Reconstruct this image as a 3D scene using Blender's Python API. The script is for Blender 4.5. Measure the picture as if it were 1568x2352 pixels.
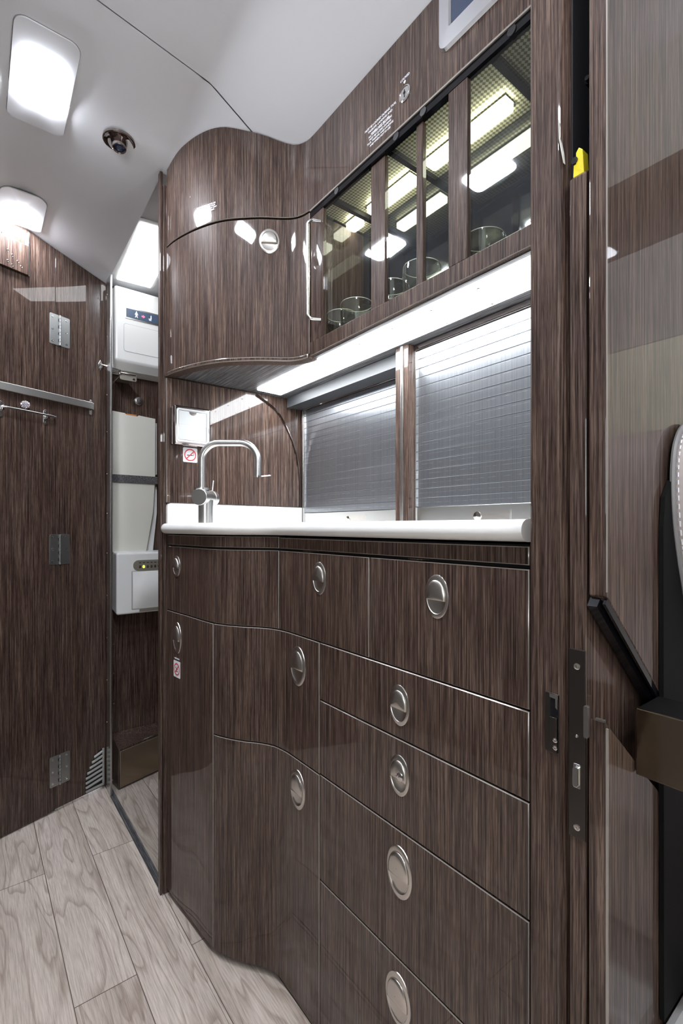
import bpy, bmesh, math, random
from mathutils import Vector, Matrix
random.seed(7)
for o in list(bpy.data.objects): bpy.data.objects.remove(o)
scene = bpy.context.scene
COL = scene.collection

# ------------------------------------------------------------ camera
cam_d = bpy.data.cameras.new('camera'); cam = bpy.data.objects.new('camera', cam_d); COL.objects.link(cam)
cam.location = (0, 0, 1.0)
cam.rotation_euler = (math.radians(90), 0, math.radians(-37.7))
cam_d.sensor_fit = 'VERTICAL'; cam_d.sensor_height = 36.0
cam_d.lens = 1105 / 2352 * 36
cam_d.shift_y = 34 / 2352
cam_d.clip_start = 0.01
scene.camera = cam
# ------------------------------------------------------------ world, exposure
w = bpy.data.worlds.new('world'); scene.world = w; w.use_nodes = True
w.node_tree.nodes['Background'].inputs[0].default_value = (0.93, 0.95, 1.0, 1)
w.node_tree.nodes['Background'].inputs[1].default_value = 2.0
scene.view_settings.view_transform = 'Standard'
scene.view_settings.look = 'None'
scene.view_settings.gamma = 1
scene.view_settings.exposure = 1.8
LAMP = 62.0        # ceiling lamps
LAV = 2.4         # vestibule ceiling panel
COVE_FILL = 7.0        # added fill strips behind the camera
DAY_FILL = 4.0         # added glowing panes behind the camera
STRIP = 8       # under cabinet strip
INNER = 5.0       # glass cabinet strips

# ------------------------------------------------------------ materials
def mat(name, color=(.8, .8, .8), rough=.5, metal=0, coat=0, coat_rough=.03, emit=None, es=0, spec=.5):
    m = bpy.data.materials.new(name); m.use_nodes = True
    b = m.node_tree.nodes['Principled BSDF']
    b.inputs['Base Color'].default_value = (*color, 1)
    b.inputs['Roughness'].default_value = rough
    b.inputs['Metallic'].default_value = metal
    b.inputs['Coat Weight'].default_value = coat
    b.inputs['Coat Roughness'].default_value = coat_rough
    b.inputs['Specular IOR Level'].default_value = spec
    if emit:
        b.inputs['Emission Color'].default_value = (*emit, 1); b.inputs['Emission Strength'].default_value = es
    return m

class NT:
    def __init__(s, m): s.t = m.node_tree; s.n = s.t.nodes; s.l = s.t.links; s.b = s.n['Principled BSDF']
    def add(s, typ, **kw):
        n = s.n.new(typ)
        for k, v in kw.items():
            if k.startswith('i_'): n.inputs[int(k[2:])].default_value = v
            else: setattr(n, k, v)
        return n
    def link(s, a, ao, b, bi): s.l.new(a.outputs[ao], b.inputs[bi])
    def pos(s, sc=(1, 1, 1), loc=(0, 0, 0)):
        g = s.add('ShaderNodeNewGeometry'); mp = s.add('ShaderNodeMapping')
        mp.inputs['Scale'].default_value = sc; mp.inputs['Location'].default_value = loc
        s.link(g, 'Position', mp, 0); return mp
    def ramp(s, src, out, stops):
        r = s.add('ShaderNodeValToRGB'); e = r.color_ramp.elements
        while len(e) < len(stops): e.new(.5)
        for q, (p, c) in zip(e, stops): q.position = p; q.color = (*c, 1)
        s.link(src, out, r, 0); return r
    def noise(s, mp, scale=1, detail=3, rough=.5, dist=0):
        n = s.add('ShaderNodeTexNoise'); n.inputs['Scale'].default_value = scale; n.inputs['Detail'].default_value = detail
        n.inputs['Roughness'].default_value = rough; n.inputs['Distortion'].default_value = dist
        s.link(mp, 0, n, 'Vector'); return n
    def mix(s, a, b, fac, mode='MIX'):
        m = s.add('ShaderNodeMix', data_type='RGBA', blend_type=mode)
        if isinstance(fac, (int, float)): m.inputs[0].default_value = fac
        else: s.link(fac, 0, m, 0)
        for sock, v in ((6, a), (7, b)):
            if isinstance(v, tuple): m.inputs[sock].default_value = (*v, 1)
            else: s.link(v, v.outputs[0].name if v.bl_idname != 'ShaderNodeMix' else 2, m, sock)
        return m
    def bump(s, src, strength=.1, dist=.001):
        b = s.add('ShaderNodeBump'); b.inputs['Strength'].default_value = strength; b.inputs['Distance'].default_value = dist
        s.link(src, 0, b, 'Height'); s.link(b, 0, s.b, 'Normal')

def wood(name, scale, gain=1.0, coat=.7, rough=.42, grey=False):
    """fine straight grained veneer under clear lacquer; scale sets the grain direction"""
    m = mat(name, rough=rough, coat=coat, coat_rough=.02, spec=.08); t = NT(m)
    hi = [v for v in scale]
    n1 = t.noise(t.pos([v for v in hi]), 1, 3, .6)
    n2 = t.noise(t.pos([v * 2.6 if v > 50 else v * 5 for v in hi], (3, 1, 2)), 1, 2, .55)
    n3 = t.noise(t.pos([v * .22 if v > 50 else v * .35 for v in hi], (7, 5, 1)), 1, 2, .5)
    g = gain
    r1 = t.ramp(n1, 0, [(.33, (.023 * g, .0135 * g, .0105 * g)), (.50, (.072 * g, .046 * g, .0365 * g)), (.67, (.150 * g, .106 * g, .084 * g))])
    r2 = t.ramp(n2, 0, [(.36, (.38, .35, .34)), (.50, (1, 1, 1))])
    r3 = t.ramp(n3, 0, [(.3, (.82, .82, .84)), (.7, (1.15, 1.12, 1.08))])
    if grey:
        for q, cc in zip(r1.color_ramp.elements, ((.045, .045, .048), (.10, .10, .105), (.20, .20, .205))): q.color = (*cc, 1)
    a = t.mix(r1, r2, .85, 'MULTIPLY'); b = t.mix(a, r3, 1.0, 'MULTIPLY')
    t.l.new(b.outputs[2], t.b.inputs['Base Color'])
    return m

M = {}
M['wood'] = wood('lacquered_veneer', (430, 430, 7))
M['wood_big'] = wood('lacquered_edge_veneer', (520, 520, 8), .95, .5)
M['wood_h'] = wood('horizontal_veneer', (300, 5, 300), 1.3, .25, .42, True)
M['edge'] = mat('lacquer_edge_glint', (.30, .27, .24), .25, .3, .5)  # lacquered edge, made paler to paint in the bevel's highlight
M['nickel'] = mat('satin_nickel', (.62, .59, .56), .27, 1)
M['rail'] = mat('satin_rail', (.72, .72, .70), .38, 1)
M['flap'] = mat('satin_flap', (.42, .43, .43), .5, 1)
M['hinge'] = mat('hinge_steel', (.40, .41, .41), .42, 1)
M['steel'] = mat('brushed_steel', (.60, .60, .59), .27, 1)
M['chrome'] = mat('chrome', (.75, .74, .73), .07, 1)
M['darkchrome'] = mat('dark_chrome', (.33, .29, .28), .08, 1)
M['bronze'] = mat('bronze_plate', (.30, .25, .19), .2, 1)
M['gunmetal'] = mat('lock_plate_metal', (.10, .09, .085), .35, 1)
M['black'] = mat('black_rubber', (.008, .008, .009), .35)
M['blackgloss'] = mat('black_gloss', (.006, .006, .008), .08)
M['voidshade'] = mat('cavity_shade', (.004, .005, .008), .8)
M['white'] = mat('white_solid_surface', (.82, .81, .79), .18, 0, .3)
M['plastic'] = mat('white_plastic', (.70, .70, .69), .3)
M['plasticwarm'] = mat('warm_white_plastic', (.62, .61, .55), .35)
M['grey'] = mat('grey_plastic', (.33, .33, .31), .4)
M['lightgrey'] = mat('light_grey_trim', (.42, .41, .40), .5)
M['clip'] = mat('smoky_clip', (.07, .062, .055), .2)
M['dim'] = mat('aisle_panel', (.13, .12, .11), .3)
M['pelmet'] = mat('pelmet_grey', (.045, .047, .052), .45)
M['beige'] = mat('beige_metal', (.42, .39, .33), .3, .6)
M['red'] = mat('sign_red', (.62, .03, .05), .4)
M['ink'] = mat('sign_black', (.02, .02, .025), .4)
M['label'] = mat('white_lettering', (.80, .80, .84), .4)
M['paper'] = mat('sticker_white', (.78, .78, .80), .4)
M['yellow'] = mat('yellow_plastic', (.75, .62, .02), .35)
M['navy'] = mat('screen_navy', (.012, .028, .075), .1, 0, .5)
M['signglass'] = mat('sign_glass', (.045, .075, .13), .4)
M['orange'] = mat('orange_wood', (.45, .17, .05), .4)
M['leather'] = mat('light_leather', (.50, .44, .42), .5)
M['piping'] = mat('grey_piping', (.22, .21, .21), .45)
M['darkleather'] = mat('dark_leather', (.004, .004, .004), .7, spec=.15)
M['carpet'] = mat('cabin_carpet', (.22, .20, .17), .9)
M['valance'] = mat('cabin_valance', (.55, .53, .49), .55)
M['crystal'] = mat('crystal', (.85, .82, .86), .05, .6)
M['plasterwhite'] = mat('headliner', (.84, .85, .885), .42, 0, .12, .15)
M['tile'] = mat('x', (.5, .5, .5)); bpy.data.materials.remove(M['tile']); del M['tile']
M['lamp'] = mat('lamp_lens', (.9, .9, .9), .3, emit=(.88, .92, 1.0), es=LAMP)
M['lavlamp'] = mat('ceiling_panel_lens', (.9, .9, .9), .3, emit=(.95, .98, 1.0), es=LAV)
M['strip'] = mat('strip_lens', (.9, .9, .9), .3, emit=(.93, .97, 1.0), es=STRIP)
M['inner'] = mat('cabinet_lamp_lens', (.9, .9, .9), .3, emit=(1.0, 1.0, .78), es=INNER)
M['ledg'] = mat('green_indicator', (.1, .2, .05), .3, emit=(.6, .9, .05), es=.8)
M['ledoff'] = mat('dark_indicator', (.06, .035, .02), .2)
M['warm'] = mat('warm_toe_lamp', (.9, .8, .4), .3, emit=(1.0, .86, .35), es=3.0)
M['daylight'] = mat('window_daylight', (.8, .8, .8), .3, emit=(.92, .96, 1.0), es=DAY_FILL)
M['covefill'] = mat('cove_fill', (.8, .8, .8), .3, emit=(.93, .96, 1.0), es=COVE_FILL)
M['arrow'] = mat('arrow_red', (.8, .05, .1), .3, emit=(1, .08, .15), es=1.0)
M['mirror'] = mat('dark_glass_back', (.012, .014, .022), .03, 0, .6)
# textured lining above the glasses
m = mat('embossed_gold_lining', (.52, .48, .30), .35, .3); t = NT(m); M['lining'] = m
mp = t.pos((190, 190, 190)); v = t.add('ShaderNodeTexChecker'); v.inputs['Scale'].default_value = 1.0
mp.inputs['Rotation'].default_value = (0, 0, .785)
t.link(mp, 0, v, 'Vector'); t.bump(v, .9, .0015)
r = t.mix((.80, .78, .58), (.24, .22, .14), .5); t.link(v, 1, r, 0); t.l.new(r.outputs[2], t.b.inputs['Base Color'])
# headliner soft mottling
t = NT(M['plasterwhite']); n = t.noise(t.pos((3, 3, 3)), 1, 2); t.bump(n, .08, .01)
# thin glass
def glassmat(name, tint, fres=.05, rough=0.0):
    m = bpy.data.materials.new(name); m.use_nodes = True; nt = m.node_tree
    for n in list(nt.nodes): nt.nodes.remove(n)
    o = nt.nodes.new('ShaderNodeOutputMaterial'); mx = nt.nodes.new('ShaderNodeMixShader')
    tr = nt.nodes.new('ShaderNodeBsdfTransparent'); gl = nt.nodes.new('ShaderNodeBsdfGlossy'); lw = nt.nodes.new('ShaderNodeLayerWeight'); lw.inputs[0].default_value = .5; pw = nt.nodes.new('ShaderNodeMath'); pw.operation = 'POWER'; pw.inputs[1].default_value = 5; fr = nt.nodes.new('ShaderNodeMath'); fr.operation = 'MULTIPLY_ADD'; fr.inputs[1].default_value = .9; fr.inputs[2].default_value = fres
    tr.inputs[0].default_value = (*tint, 1); gl.inputs['Roughness'].default_value = rough; nt.links.new(lw.outputs[1], pw.inputs[0]); nt.links.new(pw.outputs[0], fr.inputs[0])
    nt.links.new(fr.outputs[0], mx.inputs[0]); nt.links.new(tr.outputs[0], mx.inputs[1]); nt.links.new(gl.outputs[0], mx.inputs[2])
    nt.links.new(mx.outputs[0], o.inputs[0]); return m
M['pane'] = glassmat('window_glass', (.93, .95, .94), .05)
M['tumbler'] = glassmat('tumbler_glass', (.90, .92, .84), .10)
# roller shutter laminate: satin metal, fine vertical brushing, thin slat seams
m = mat('shutter_metal', (.30, .31, .33), .31, .9); t = NT(m); M['shutter'] = m
n = t.noise(t.pos((700, 700, 2)), 1, 3, .6); r1 = t.ramp(n, 0, [(.3, (.25, .26, .285)), (.7, (.37, .385, .41))])
sx = t.add('ShaderNodeSeparateXYZ'); g = t.add('ShaderNodeNewGeometry'); t.link(g, 'Position', sx, 0)
mm = t.add('ShaderNodeMath', operation='MULTIPLY'); mm.inputs[1].default_value = 1 / .0215; t.link(sx, 2, mm, 0)
fr = t.add('ShaderNodeMath', operation='FRACT'); t.link(mm, 0, fr, 0)
nb = t.noise(t.pos((60, 60, 40), (2, 2, 2)), 1, 2); 
lt = t.add('ShaderNodeMath', operation='LESS_THAN'); lt.inputs[1].default_value = .035; t.link(fr, 0, lt, 0)
ml = t.add('ShaderNodeMath', operation='MULTIPLY'); t.link(lt, 0, ml, 0)
r9 = t.ramp(nb, 0, [(.40, (0, 0, 0)), (.66, (.7, .7, .7))]); t.link(r9, 0, ml, 1)
mx = t.mix(r1, (.75, .77, .80), ml); t.l.new(mx.outputs[2], t.b.inputs['Base Color'])
t.b.inputs['Anisotropic'].default_value = .6
# oak planks
def oak(name, gain=1):
    m = mat(name, rough=.42, spec=.35); t = NT(m)
    g = t.add('ShaderNodeNewGeometry'); sx = t.add('ShaderNodeSeparateXYZ'); t.link(g, 'Position', sx, 0)
    def math_(op, a, b=None, c=None):
        n = t.add('ShaderNodeMath', operation=op)
        for i, v in enumerate((a, b, c)):
            if v is None: continue
            if isinstance(v, (int, float)): n.inputs[i].default_value = v
            else: t.l.new(v, n.inputs[i])
        return n.outputs[0]
    X, Y = sx.outputs[0], sx.outputs[1]
    px = math_('DIVIDE', math_('ADD', X, -.0474), .1243); k = math_('FLOOR', px); fx = math_('FRACT', px)
    odd = math_('MODULO', math_('ADD', k, 20), 2)       # even planks joint at 1.62, odd at 1.13
    py = math_('DIVIDE', math_('ADD', math_('ADD', Y, -1.62), math_('MULTIPLY', odd, .49)), .98)
    ky = math_('FLOOR', py); fy = math_('FRACT', py)
    cx = t.add('ShaderNodeCombineXYZ')
    t.l.new(math_('ADD', math_('MULTIPLY', X, 13), math_('MULTIPLY', k, 7.3)), cx.inputs[0])
    t.l.new(math_('ADD', math_('MULTIPLY', Y, 1.5), math_('MULTIPLY', ky, 5.1)), cx.inputs[1])
    t.l.new(math_('MULTIPLY', k, 3.7), cx.inputs[2])
    n = t.add('ShaderNodeTexNoise'); n.inputs['Scale'].default_value = 1.0; n.inputs['Detail'].default_value = 2; n.inputs['Roughness'].default_value = .45
    n.inputs['Distortion'].default_value = .35
    t.link(cx, 0, n, 'Vector')
    rings = math_('FRACT', math_('MULTIPLY', n.outputs[0], 11))
    fine = t.noise(t.pos((330, 14, 1)), 1, 3, .65)
    r1 = t.ramp(n, 0, [(.3, (.45, .38, .325)), (.5, (.58, .50, .435)), (.7, (.68, .60, .53))])
    rr = t.add('ShaderNodeValToRGB'); e = rr.color_ramp.elements
    e[0].position = 0; e[0].color = (.60, .55, .52, 1); e[1].position = .30; e[1].color = (1, 1, 1, 1)
    e2 = e.new(.93); e2.color = (1, 1, 1, 1); e3 = e.new(1); e3.color = (.70, .66, .63, 1); t.l.new(rings, rr.inputs[0])
    rf = t.ramp(fine, 0, [(.3, (.66, .65, .64)), (.6, (1.08, 1.08, 1.08))])
    a = t.mix(r1, rr, .8, 'MULTIPLY'); b = t.mix(a, rf, .9, 'MULTIPLY')
    # joints
    jx = math_('MINIMUM', fx, math_('SUBTRACT', 1, fx)); jy = math_('MINIMUM', fy, math_('SUBTRACT', 1, fy))
    l1 = math_('LESS_THAN', jx, .007); l2 = math_('LESS_THAN', jy, .0010)
    j = math_('MAXIMUM', l1, l2)
    mxn = t.add('ShaderNodeMix', data_type='RGBA'); t.l.new(j, mxn.inputs[0]); t.l.new(b.outputs[2], mxn.inputs[6]); mxn.inputs[7].default_value = (.10, .075, .06, 1)
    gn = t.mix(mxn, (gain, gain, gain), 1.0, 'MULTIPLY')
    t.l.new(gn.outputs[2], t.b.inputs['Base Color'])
    t.bump(fine, .25, .0006); return m
M['oak'] = oak('limed_oak_planks')
M['oak_shaded'] = oak('vestibule_oak_shaded', .8)  # same planks, darkened in colour for the vestibule's weaker light
# woven cream fabric
m = mat('woven_cream_fabric', (.80, .80, .66), .7); t = NT(m); M['fabric'] = m
wv = t.add('ShaderNodeTexWave', wave_type='BANDS', bands_direction='DIAGONAL'); wv.inputs['Scale'].default_value = 90; wv.inputs['Distortion'].default_value = 3
t.link(t.pos((1, 1, 2)), 0, wv, 'Vector'); t.bump(wv, .5, .002)
# brushed grey silver for monitor bezel
M['bezel'] = mat('brushed_bezel', (.55, .55, .57), .32, 1)

# ------------------------------------------------------------ mesh helpers
def frame(o, u, n):
    """u horizontal right, v up, w outward"""
    u = Vector((*u, 0)).normalized(); n = Vector((*n, 0)).normalized(); v = Vector((0, 0, 1))
    m = Matrix.Identity(4)
    for i in range(3): m[i][0] = u[i]; m[i][1] = v[i]; m[i][2] = n[i]; m[i][3] = o[i]
    return m

class MB:
    def __init__(s, mx=None): s.v = []; s.f = []; s.mi = []; s.mx = mx; s.sm = []
    def vert(s, p):
        p = Vector(p); p = s.mx @ p if s.mx else p
        s.v.append(p); return len(s.v) - 1
    def face(s, idx, mi=0, sm=False): s.f.append(tuple(idx)); s.mi.append(mi); s.sm.append(sm)
    def box(s, a, b, mi=0):
        i = [s.vert((x, y, z)) for x in (a[0], b[0]) for y in (a[1], b[1]) for z in (a[2], b[2])]
        for q in ((0, 1, 3, 2), (4, 6, 7, 5), (0, 4, 5, 1), (2, 3, 7, 6), (0, 2, 6, 4), (1, 5, 7, 3)): s.face([i[k] for k in q], mi)
        return s
    def prism(s, poly, w0, w1, axes='xyz', mi=0, mi_side=None):
        """poly in the first two axes, extruded along the third"""
        def P(a, b, c):
            d = {axes[0]: a, axes[1]: b, axes[2]: c}; return (d['x'], d['y'], d['z'])
        A = [s.vert(P(p[0], p[1], w0)) for p in poly]; B = [s.vert(P(p[0], p[1], w1)) for p in poly]
        n = len(poly); s.face(A[::-1], mi); s.face(B, mi)
        for i in range(n): s.face((A[i], A[(i + 1) % n], B[(i + 1) % n], B[i]), mi if mi_side is None else mi_side)
        return s
    def cyl(s, p0, p1, r, seg=20, r2=None, mi=0, cap=True):
        p0 = Vector(p0); p1 = Vector(p1); d = (p1 - p0).normalized()
        a = d.orthogonal().normalized(); b = d.cross(a); r2 = r if r2 is None else r2
        A = []; B = []
        for k in range(seg):
            t = 2 * math.pi * k / seg; o = a * math.cos(t) + b * math.sin(t)
            A.append(s.vert(p0 + o * r)); B.append(s.vert(p1 + o * r2))
        for k in range(seg): s.face((A[k], A[(k + 1) % seg], B[(k + 1) % seg], B[k]), mi, True)
        if cap: s.face(A[::-1], mi); s.face(B, mi)
        return s
    def tube(s, pts, r, seg=14, mi=0):
        pts = [Vector(p) for p in pts]; rings = []; up = None
        for i, p in enumerate(pts):
            d = (pts[min(i + 1, len(pts) - 1)] - pts[max(i - 1, 0)]).normalized()
            if up is None: up = d.orthogonal().normalized()
            up = (up - d * up.dot(d)).normalized(); b = d.cross(up)
            rr = r[i] if isinstance(r, (list, tuple)) else r
            rings.append([s.vert(p + up * math.cos(2 * math.pi * k / seg) * rr + b * math.sin(2 * math.pi * k / seg) * rr) for k in range(seg)])
        for A, B in zip(rings, rings[1:]):
            for k in range(seg): s.face((A[k], A[(k + 1) % seg], B[(k + 1) % seg], B[k]), mi, True)
        s.face(rings[0][::-1], mi); s.face(rings[-1], mi); return s
    def lathe(s, prof, c=(0, 0, 0), seg=28, mi=0, ex=1.0, ey=1.0):
        """profile (r, h) about the third axis at c, ellipse factors ex, ey"""
        rings = []
        for r, h in prof:
            rings.append([s.vert((c[0] + r * ex * math.cos(2 * math.pi * k / seg), c[1] + r * ey * math.sin(2 * math.pi * k / seg), c[2] + h)) for k in range(seg)])
        for A, B in zip(rings, rings[1:]):
            for k in range(seg): s.face((A[k], A[(k + 1) % seg], B[(k + 1) % seg], B[k]), mi, True)
        return s
    def grid(s, nx, ny, fn, mi=0, sm=True, flip=False):
        I = [[s.vert(fn(i, j)) for j in range(ny)] for i in range(nx)]
        for i in range(nx - 1):
            for j in range(ny - 1):
                q = (I[i][j], I[i + 1][j], I[i + 1][j + 1], I[i][j + 1]); s.face(q[::-1] if flip else q, mi, sm)
        return s
    def build(s, name, mats, parent=None, label=None, cat=None, group=None, kind=None, bevel=0, seg=2, norm=True):
        if isinstance(mats, str): mats = [mats]
        lo = [min(v[i] for v in s.v) for i in range(3)]; hi = [max(v[i] for v in s.v) for i in range(3)]
        if parent:
            r = parent
            while r.parent: r = r.parent
            org = r.location.copy()
        else: org = Vector(((lo[0] + hi[0]) / 2, (lo[1] + hi[1]) / 2, lo[2]))
        me = bpy.data.meshes.new(name); me.from_pydata([v - org for v in s.v], [], s.f)
        for mn in mats: me.materials.append(M[mn])
        for p, k, sm in zip(me.polygons, s.mi, s.sm): p.material_index = k; p.use_smooth = sm
        if norm:
            bm = bmesh.new(); bm.from_mesh(me); bmesh.ops.recalc_face_normals(bm, faces=bm.faces); bm.to_mesh(me); bm.free()
        if any(s.sm): me.set_sharp_from_angle(angle=math.radians(32))
        o = bpy.data.objects.new(name, me); COL.objects.link(o)
        if parent: o.parent = parent
        else: o.location = org
        tag(o, label, cat, group, kind)
        if bevel:
            b = o.modifiers.new('bevel', 'BEVEL'); b.width = bevel; b.segments = seg; b.limit_method = 'ANGLE'; b.angle_limit = math.radians(40)
        return o

def tag(o, label=None, cat=None, group=None, kind=None):
    if label: o['label'] = label
    if cat: o['category'] = cat
    if group: o['group'] = group
    if kind: o['kind'] = kind
    return o
def thing(name, loc, label, cat, group=None, kind=None):
    o = bpy.data.objects.new(name, None); COL.objects.link(o); o.location = loc; o.empty_display_size = .05
    bpy.context.view_layer.update()
    return tag(o, label, cat, group, kind)
def rrect(x0, y0, x1, y1, r, seg=6):
    pts = []
    for cx, cy, a0 in ((x1 - r, y1 - r, 0), (x0 + r, y1 - r, 90), (x0 + r, y0 + r, 180), (x1 - r, y0 + r, 270)):
        for k in range(seg + 1):
            a = math.radians(a0 + 90 * k / seg); pts.append((cx + r * math.cos(a), cy + r * math.sin(a)))
    return pts
def ellipse(cx, cy, a, b, n=32): return [(cx + a * math.cos(2 * math.pi * k / n), cy + b * math.sin(2 * math.pi * k / n)) for k in range(n)]
def pchip(pts):
    xs = [p[0] for p in pts]; ys = [p[1] for p in pts]; n = len(pts)
    h = [xs[i + 1] - xs[i] for i in range(n - 1)]; d = [(ys[i + 1] - ys[i]) / h[i] for i in range(n - 1)]
    m = [d[0]] + [0 if d[i - 1] * d[i] <= 0 else 2 * d[i - 1] * d[i] / (d[i - 1] + d[i]) for i in range(1, n - 1)] + [d[-1]]
    def f(x):
        x = min(max(x, xs[0]), xs[-1]); i = 0
        while i < n - 2 and x > xs[i + 1]: i += 1
        t = (x - xs[i]) / h[i]
        return ((1 + 2 * t) * (1 - t) ** 2) * ys[i] + t * (1 - t) ** 2 * h[i] * m[i] + t * t * (3 - 2 * t) * ys[i + 1] + t * t * (t - 1) * h[i] * m[i + 1]
    return f
def text_mesh(name, lines, mx, size, matn, parent, spacing=1.25, align='CENTER', label=None, depth=.0002):
    """raised lettering; mx maps local x right, y up, z outward to the world"""
    cu = bpy.data.curves.new('lettering', 'FONT'); cu.body = '\n'.join(lines); cu.size = size; cu.align_x = align
    cu.space_line = spacing; cu.extrude = depth; cu.offset = size * .012
    to = bpy.data.objects.new('lettering', cu); COL.objects.link(to); bpy.context.view_layer.update()
    me = bpy.data.meshes.new_from_object(to.evaluated_get(bpy.context.evaluated_depsgraph_get()))
    bpy.data.objects.remove(to)
    r = parent
    while r.parent: r = r.parent
    me.transform(Matrix.Translation(-r.location) @ mx)
    me.materials.clear(); me.materials.append(M[matn]); me.name = name
    o = bpy.data.objects.new(name, me); COL.objects.link(o); o.parent = parent
    if label: o['label'] = label
    return o

# panels bent along a plan path: pf(s) -> x, y, nx, ny (n points out of the cabinet)
def bent_panel(mb, pf, s0, s1, z0, z1, t=.018, b=.0012, step=.012, off=0.0, mi=0, me=1):
    zt = z1 if callable(z1) else (lambda x, y: z1)
    zb = z0 if callable(z0) else (lambda x, y: z0)
    n = max(1, int(abs(s1 - s0 - 2 * b) / step))
    S = [s0] + [s0 + b + (s1 - s0 - 2 * b) * i / n for i in range(n + 1)] + [s1]
    F = []
    for i, s_ in enumerate(S):
        x, y, nx, ny = pf(s_); row = []
        lo, hi = zb(x, y), zt(x, y)
        for j, z in enumerate((lo, lo + b, hi - b, hi)):
            d = off - (b if (i in (0, len(S) - 1) or j in (0, 3)) else 0)
            row.append(mb.vert((x + nx * d, y + ny * d, z)))
        back = [mb.vert((x + nx * (off - t), y + ny * (off - t), z)) for z in (lo, hi)]
        F.append((row, back))
    for i in range(len(S) - 1):
        A, B = F[i], F[i + 1]
        for j in range(3):
            border = i in (0, len(S) - 2) or j in (0, 2)
            mb.face((A[0][j], A[0][j + 1], B[0][j + 1], B[0][j]), me if border else mi, not border)
        mb.face((A[1][0], B[1][0], B[1][1], A[1][1]), mi)
        mb.face((A[0][0], B[0][0], B[1][0], A[1][0]), mi); mb.face((A[0][3], A[1][1], B[1][1], B[0][3]), mi)
    for F_ in (F[0], F[-1]): mb.face((F_[0][0], F_[0][1], F_[0][2], F_[0][3], F_[1][1], F_[1][0]), mi)
    return mb
def path_y(fx):
    def pf(y):
        e = .002; d = (fx(y + e) - fx(y - e)) / (2 * e); L = math.hypot(1, d)
        return fx(y), y, -1 / L, d / L
    return pf
def line(P0, P1, side=1):
    dx, dy = P1[0] - P0[0], P1[1] - P0[1]; L = math.hypot(dx, dy); dx /= L; dy /= L
    return (lambda s_: (P0[0] + dx * s_, P0[1] + dy * s_, dy * side, -dx * side)), L

# ceiling height field
tY = pchip([(-3, 0), (1.12, 0), (1.25, .25), (1.35, .6), (1.6, .83), (2.0, 1), (2.6, 1)])
def zc(x, y):
    xm = abs(x - .128)
    b1 = 2.02 - (max(0, xm - .312)) * .385
    b2 = 2.0 - max(0, xm - .01) * .23
    t_ = tY(y); return b1 * (1 - t_) + b2 * t_

low_x = pchip([(.0, .54), (.80, .54), (.88, .5395), (.925, .534), (.96, .517), (.995, .490), (1.035, .4655), (1.07, .4510), (1.12, .4440), (1.20, .4375), (1.28, .429), (1.36, .4225)])
up_x = pchip([(.0, .65), (.93, .65), (.965, .649), (.99, .644), (1.01, .634), (1.03, .612), (1.055, .574), (1.088, .536), (1.125, .500), (1.175, .470), (1.23, .447), (1.29, .430), (1.36, .4205)])
LOW = path_y(low_x); UP = path_y(up_x)
YE = 1.328   # galley end wall
YS = .3235   # galley starboard end

# ============================================================ STRUCTURE
MB().box((-1.0, -2.6, -.03), (.4125, 2.3, 0)).build('floor', 'oak', kind='structure', label='pale limed oak plank floor of the aisle')
MB().box((.4135, -2.6, -.031), (1.02, 1.33, -.001)).build('floor_galley', 'oak', kind='structure')
MB().box((.432, 1.331, -.031), (.95, 2.3, -.004)).build('floor_vestibule', 'oak_shaded', kind='structure')
MB().box((.413, 1.352, -.031), (.4315, 2.06, .001)).build('trim_1', 'wood_h', kind='structure', label='threshold strip across the vestibule opening')
def ceil(name, x0, x1, y0, y1, zf, nx=30, ny=24, mt='plasterwhite'):
    mb = MB(); mb.grid(nx, ny, lambda i, j: (x0 + (x1 - x0) * i / (nx - 1), y0 + (y1 - y0) * j / (ny - 1), zf(x0 + (x1 - x0) * i / (nx - 1), y0 + (y1 - y0) * j / (ny - 1))))
    mb.grid(nx, ny, lambda i, j: (x0 + (x1 - x0) * i / (nx - 1), y0 + (y1 - y0) * j / (ny - 1), zf(x0 + (x1 - x0) * i / (nx - 1), y0 + (y1 - y0) * j / (ny - 1)) + .02), flip=True)
    e = lambda i, j, k: (x0 + (x1 - x0) * i, y0 + (y1 - y0) * j, zf(x0 + (x1 - x0) * i, y0 + (y1 - y0) * j) + .02 * k)
    return mb.build(name, mt, kind='structure', norm=False)
seam_y = lambda x: 1.0 + .14 * x
def zc_fore(x, y): return zc(x, y)
mbf = MB(); NXc = 121
for nm, ya, yb in (('ceiling', None, 0), ('ceiling_aft', 0, None)):
    mb = MB(); ny = 30
    def fn(i, j, dz=0):
        x = (-1.0 + 2.0 * i / (NXc - 1)) if nm == 'ceiling' else -.66 + (1.0765) * i / (NXc - 1)
        s_ = seam_y(x); y = (-2.6 + (s_ - .001 + 2.6) * j / (ny - 1)) if nm == 'ceiling' else (s_ + .001 + (2.3 - s_) * j / (ny - 1))
        edge = 0.0
        if nm == 'ceiling' and j == ny - 1 or nm != 'ceiling' and j == 0: edge = .0015
        return (x, y, zc(x, y) + edge + dz)
    if nm == 'ceiling_aft':
        # keep the aisle ceiling to the door line
        mb.grid(NXc, ny, fn)
    else: mb.grid(NXc, ny, fn)
    mb.grid(NXc, ny, lambda i, j: fn(i, j, .02))
    mb.build(nm, 'plasterwhite', kind='structure', norm=False)
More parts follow.
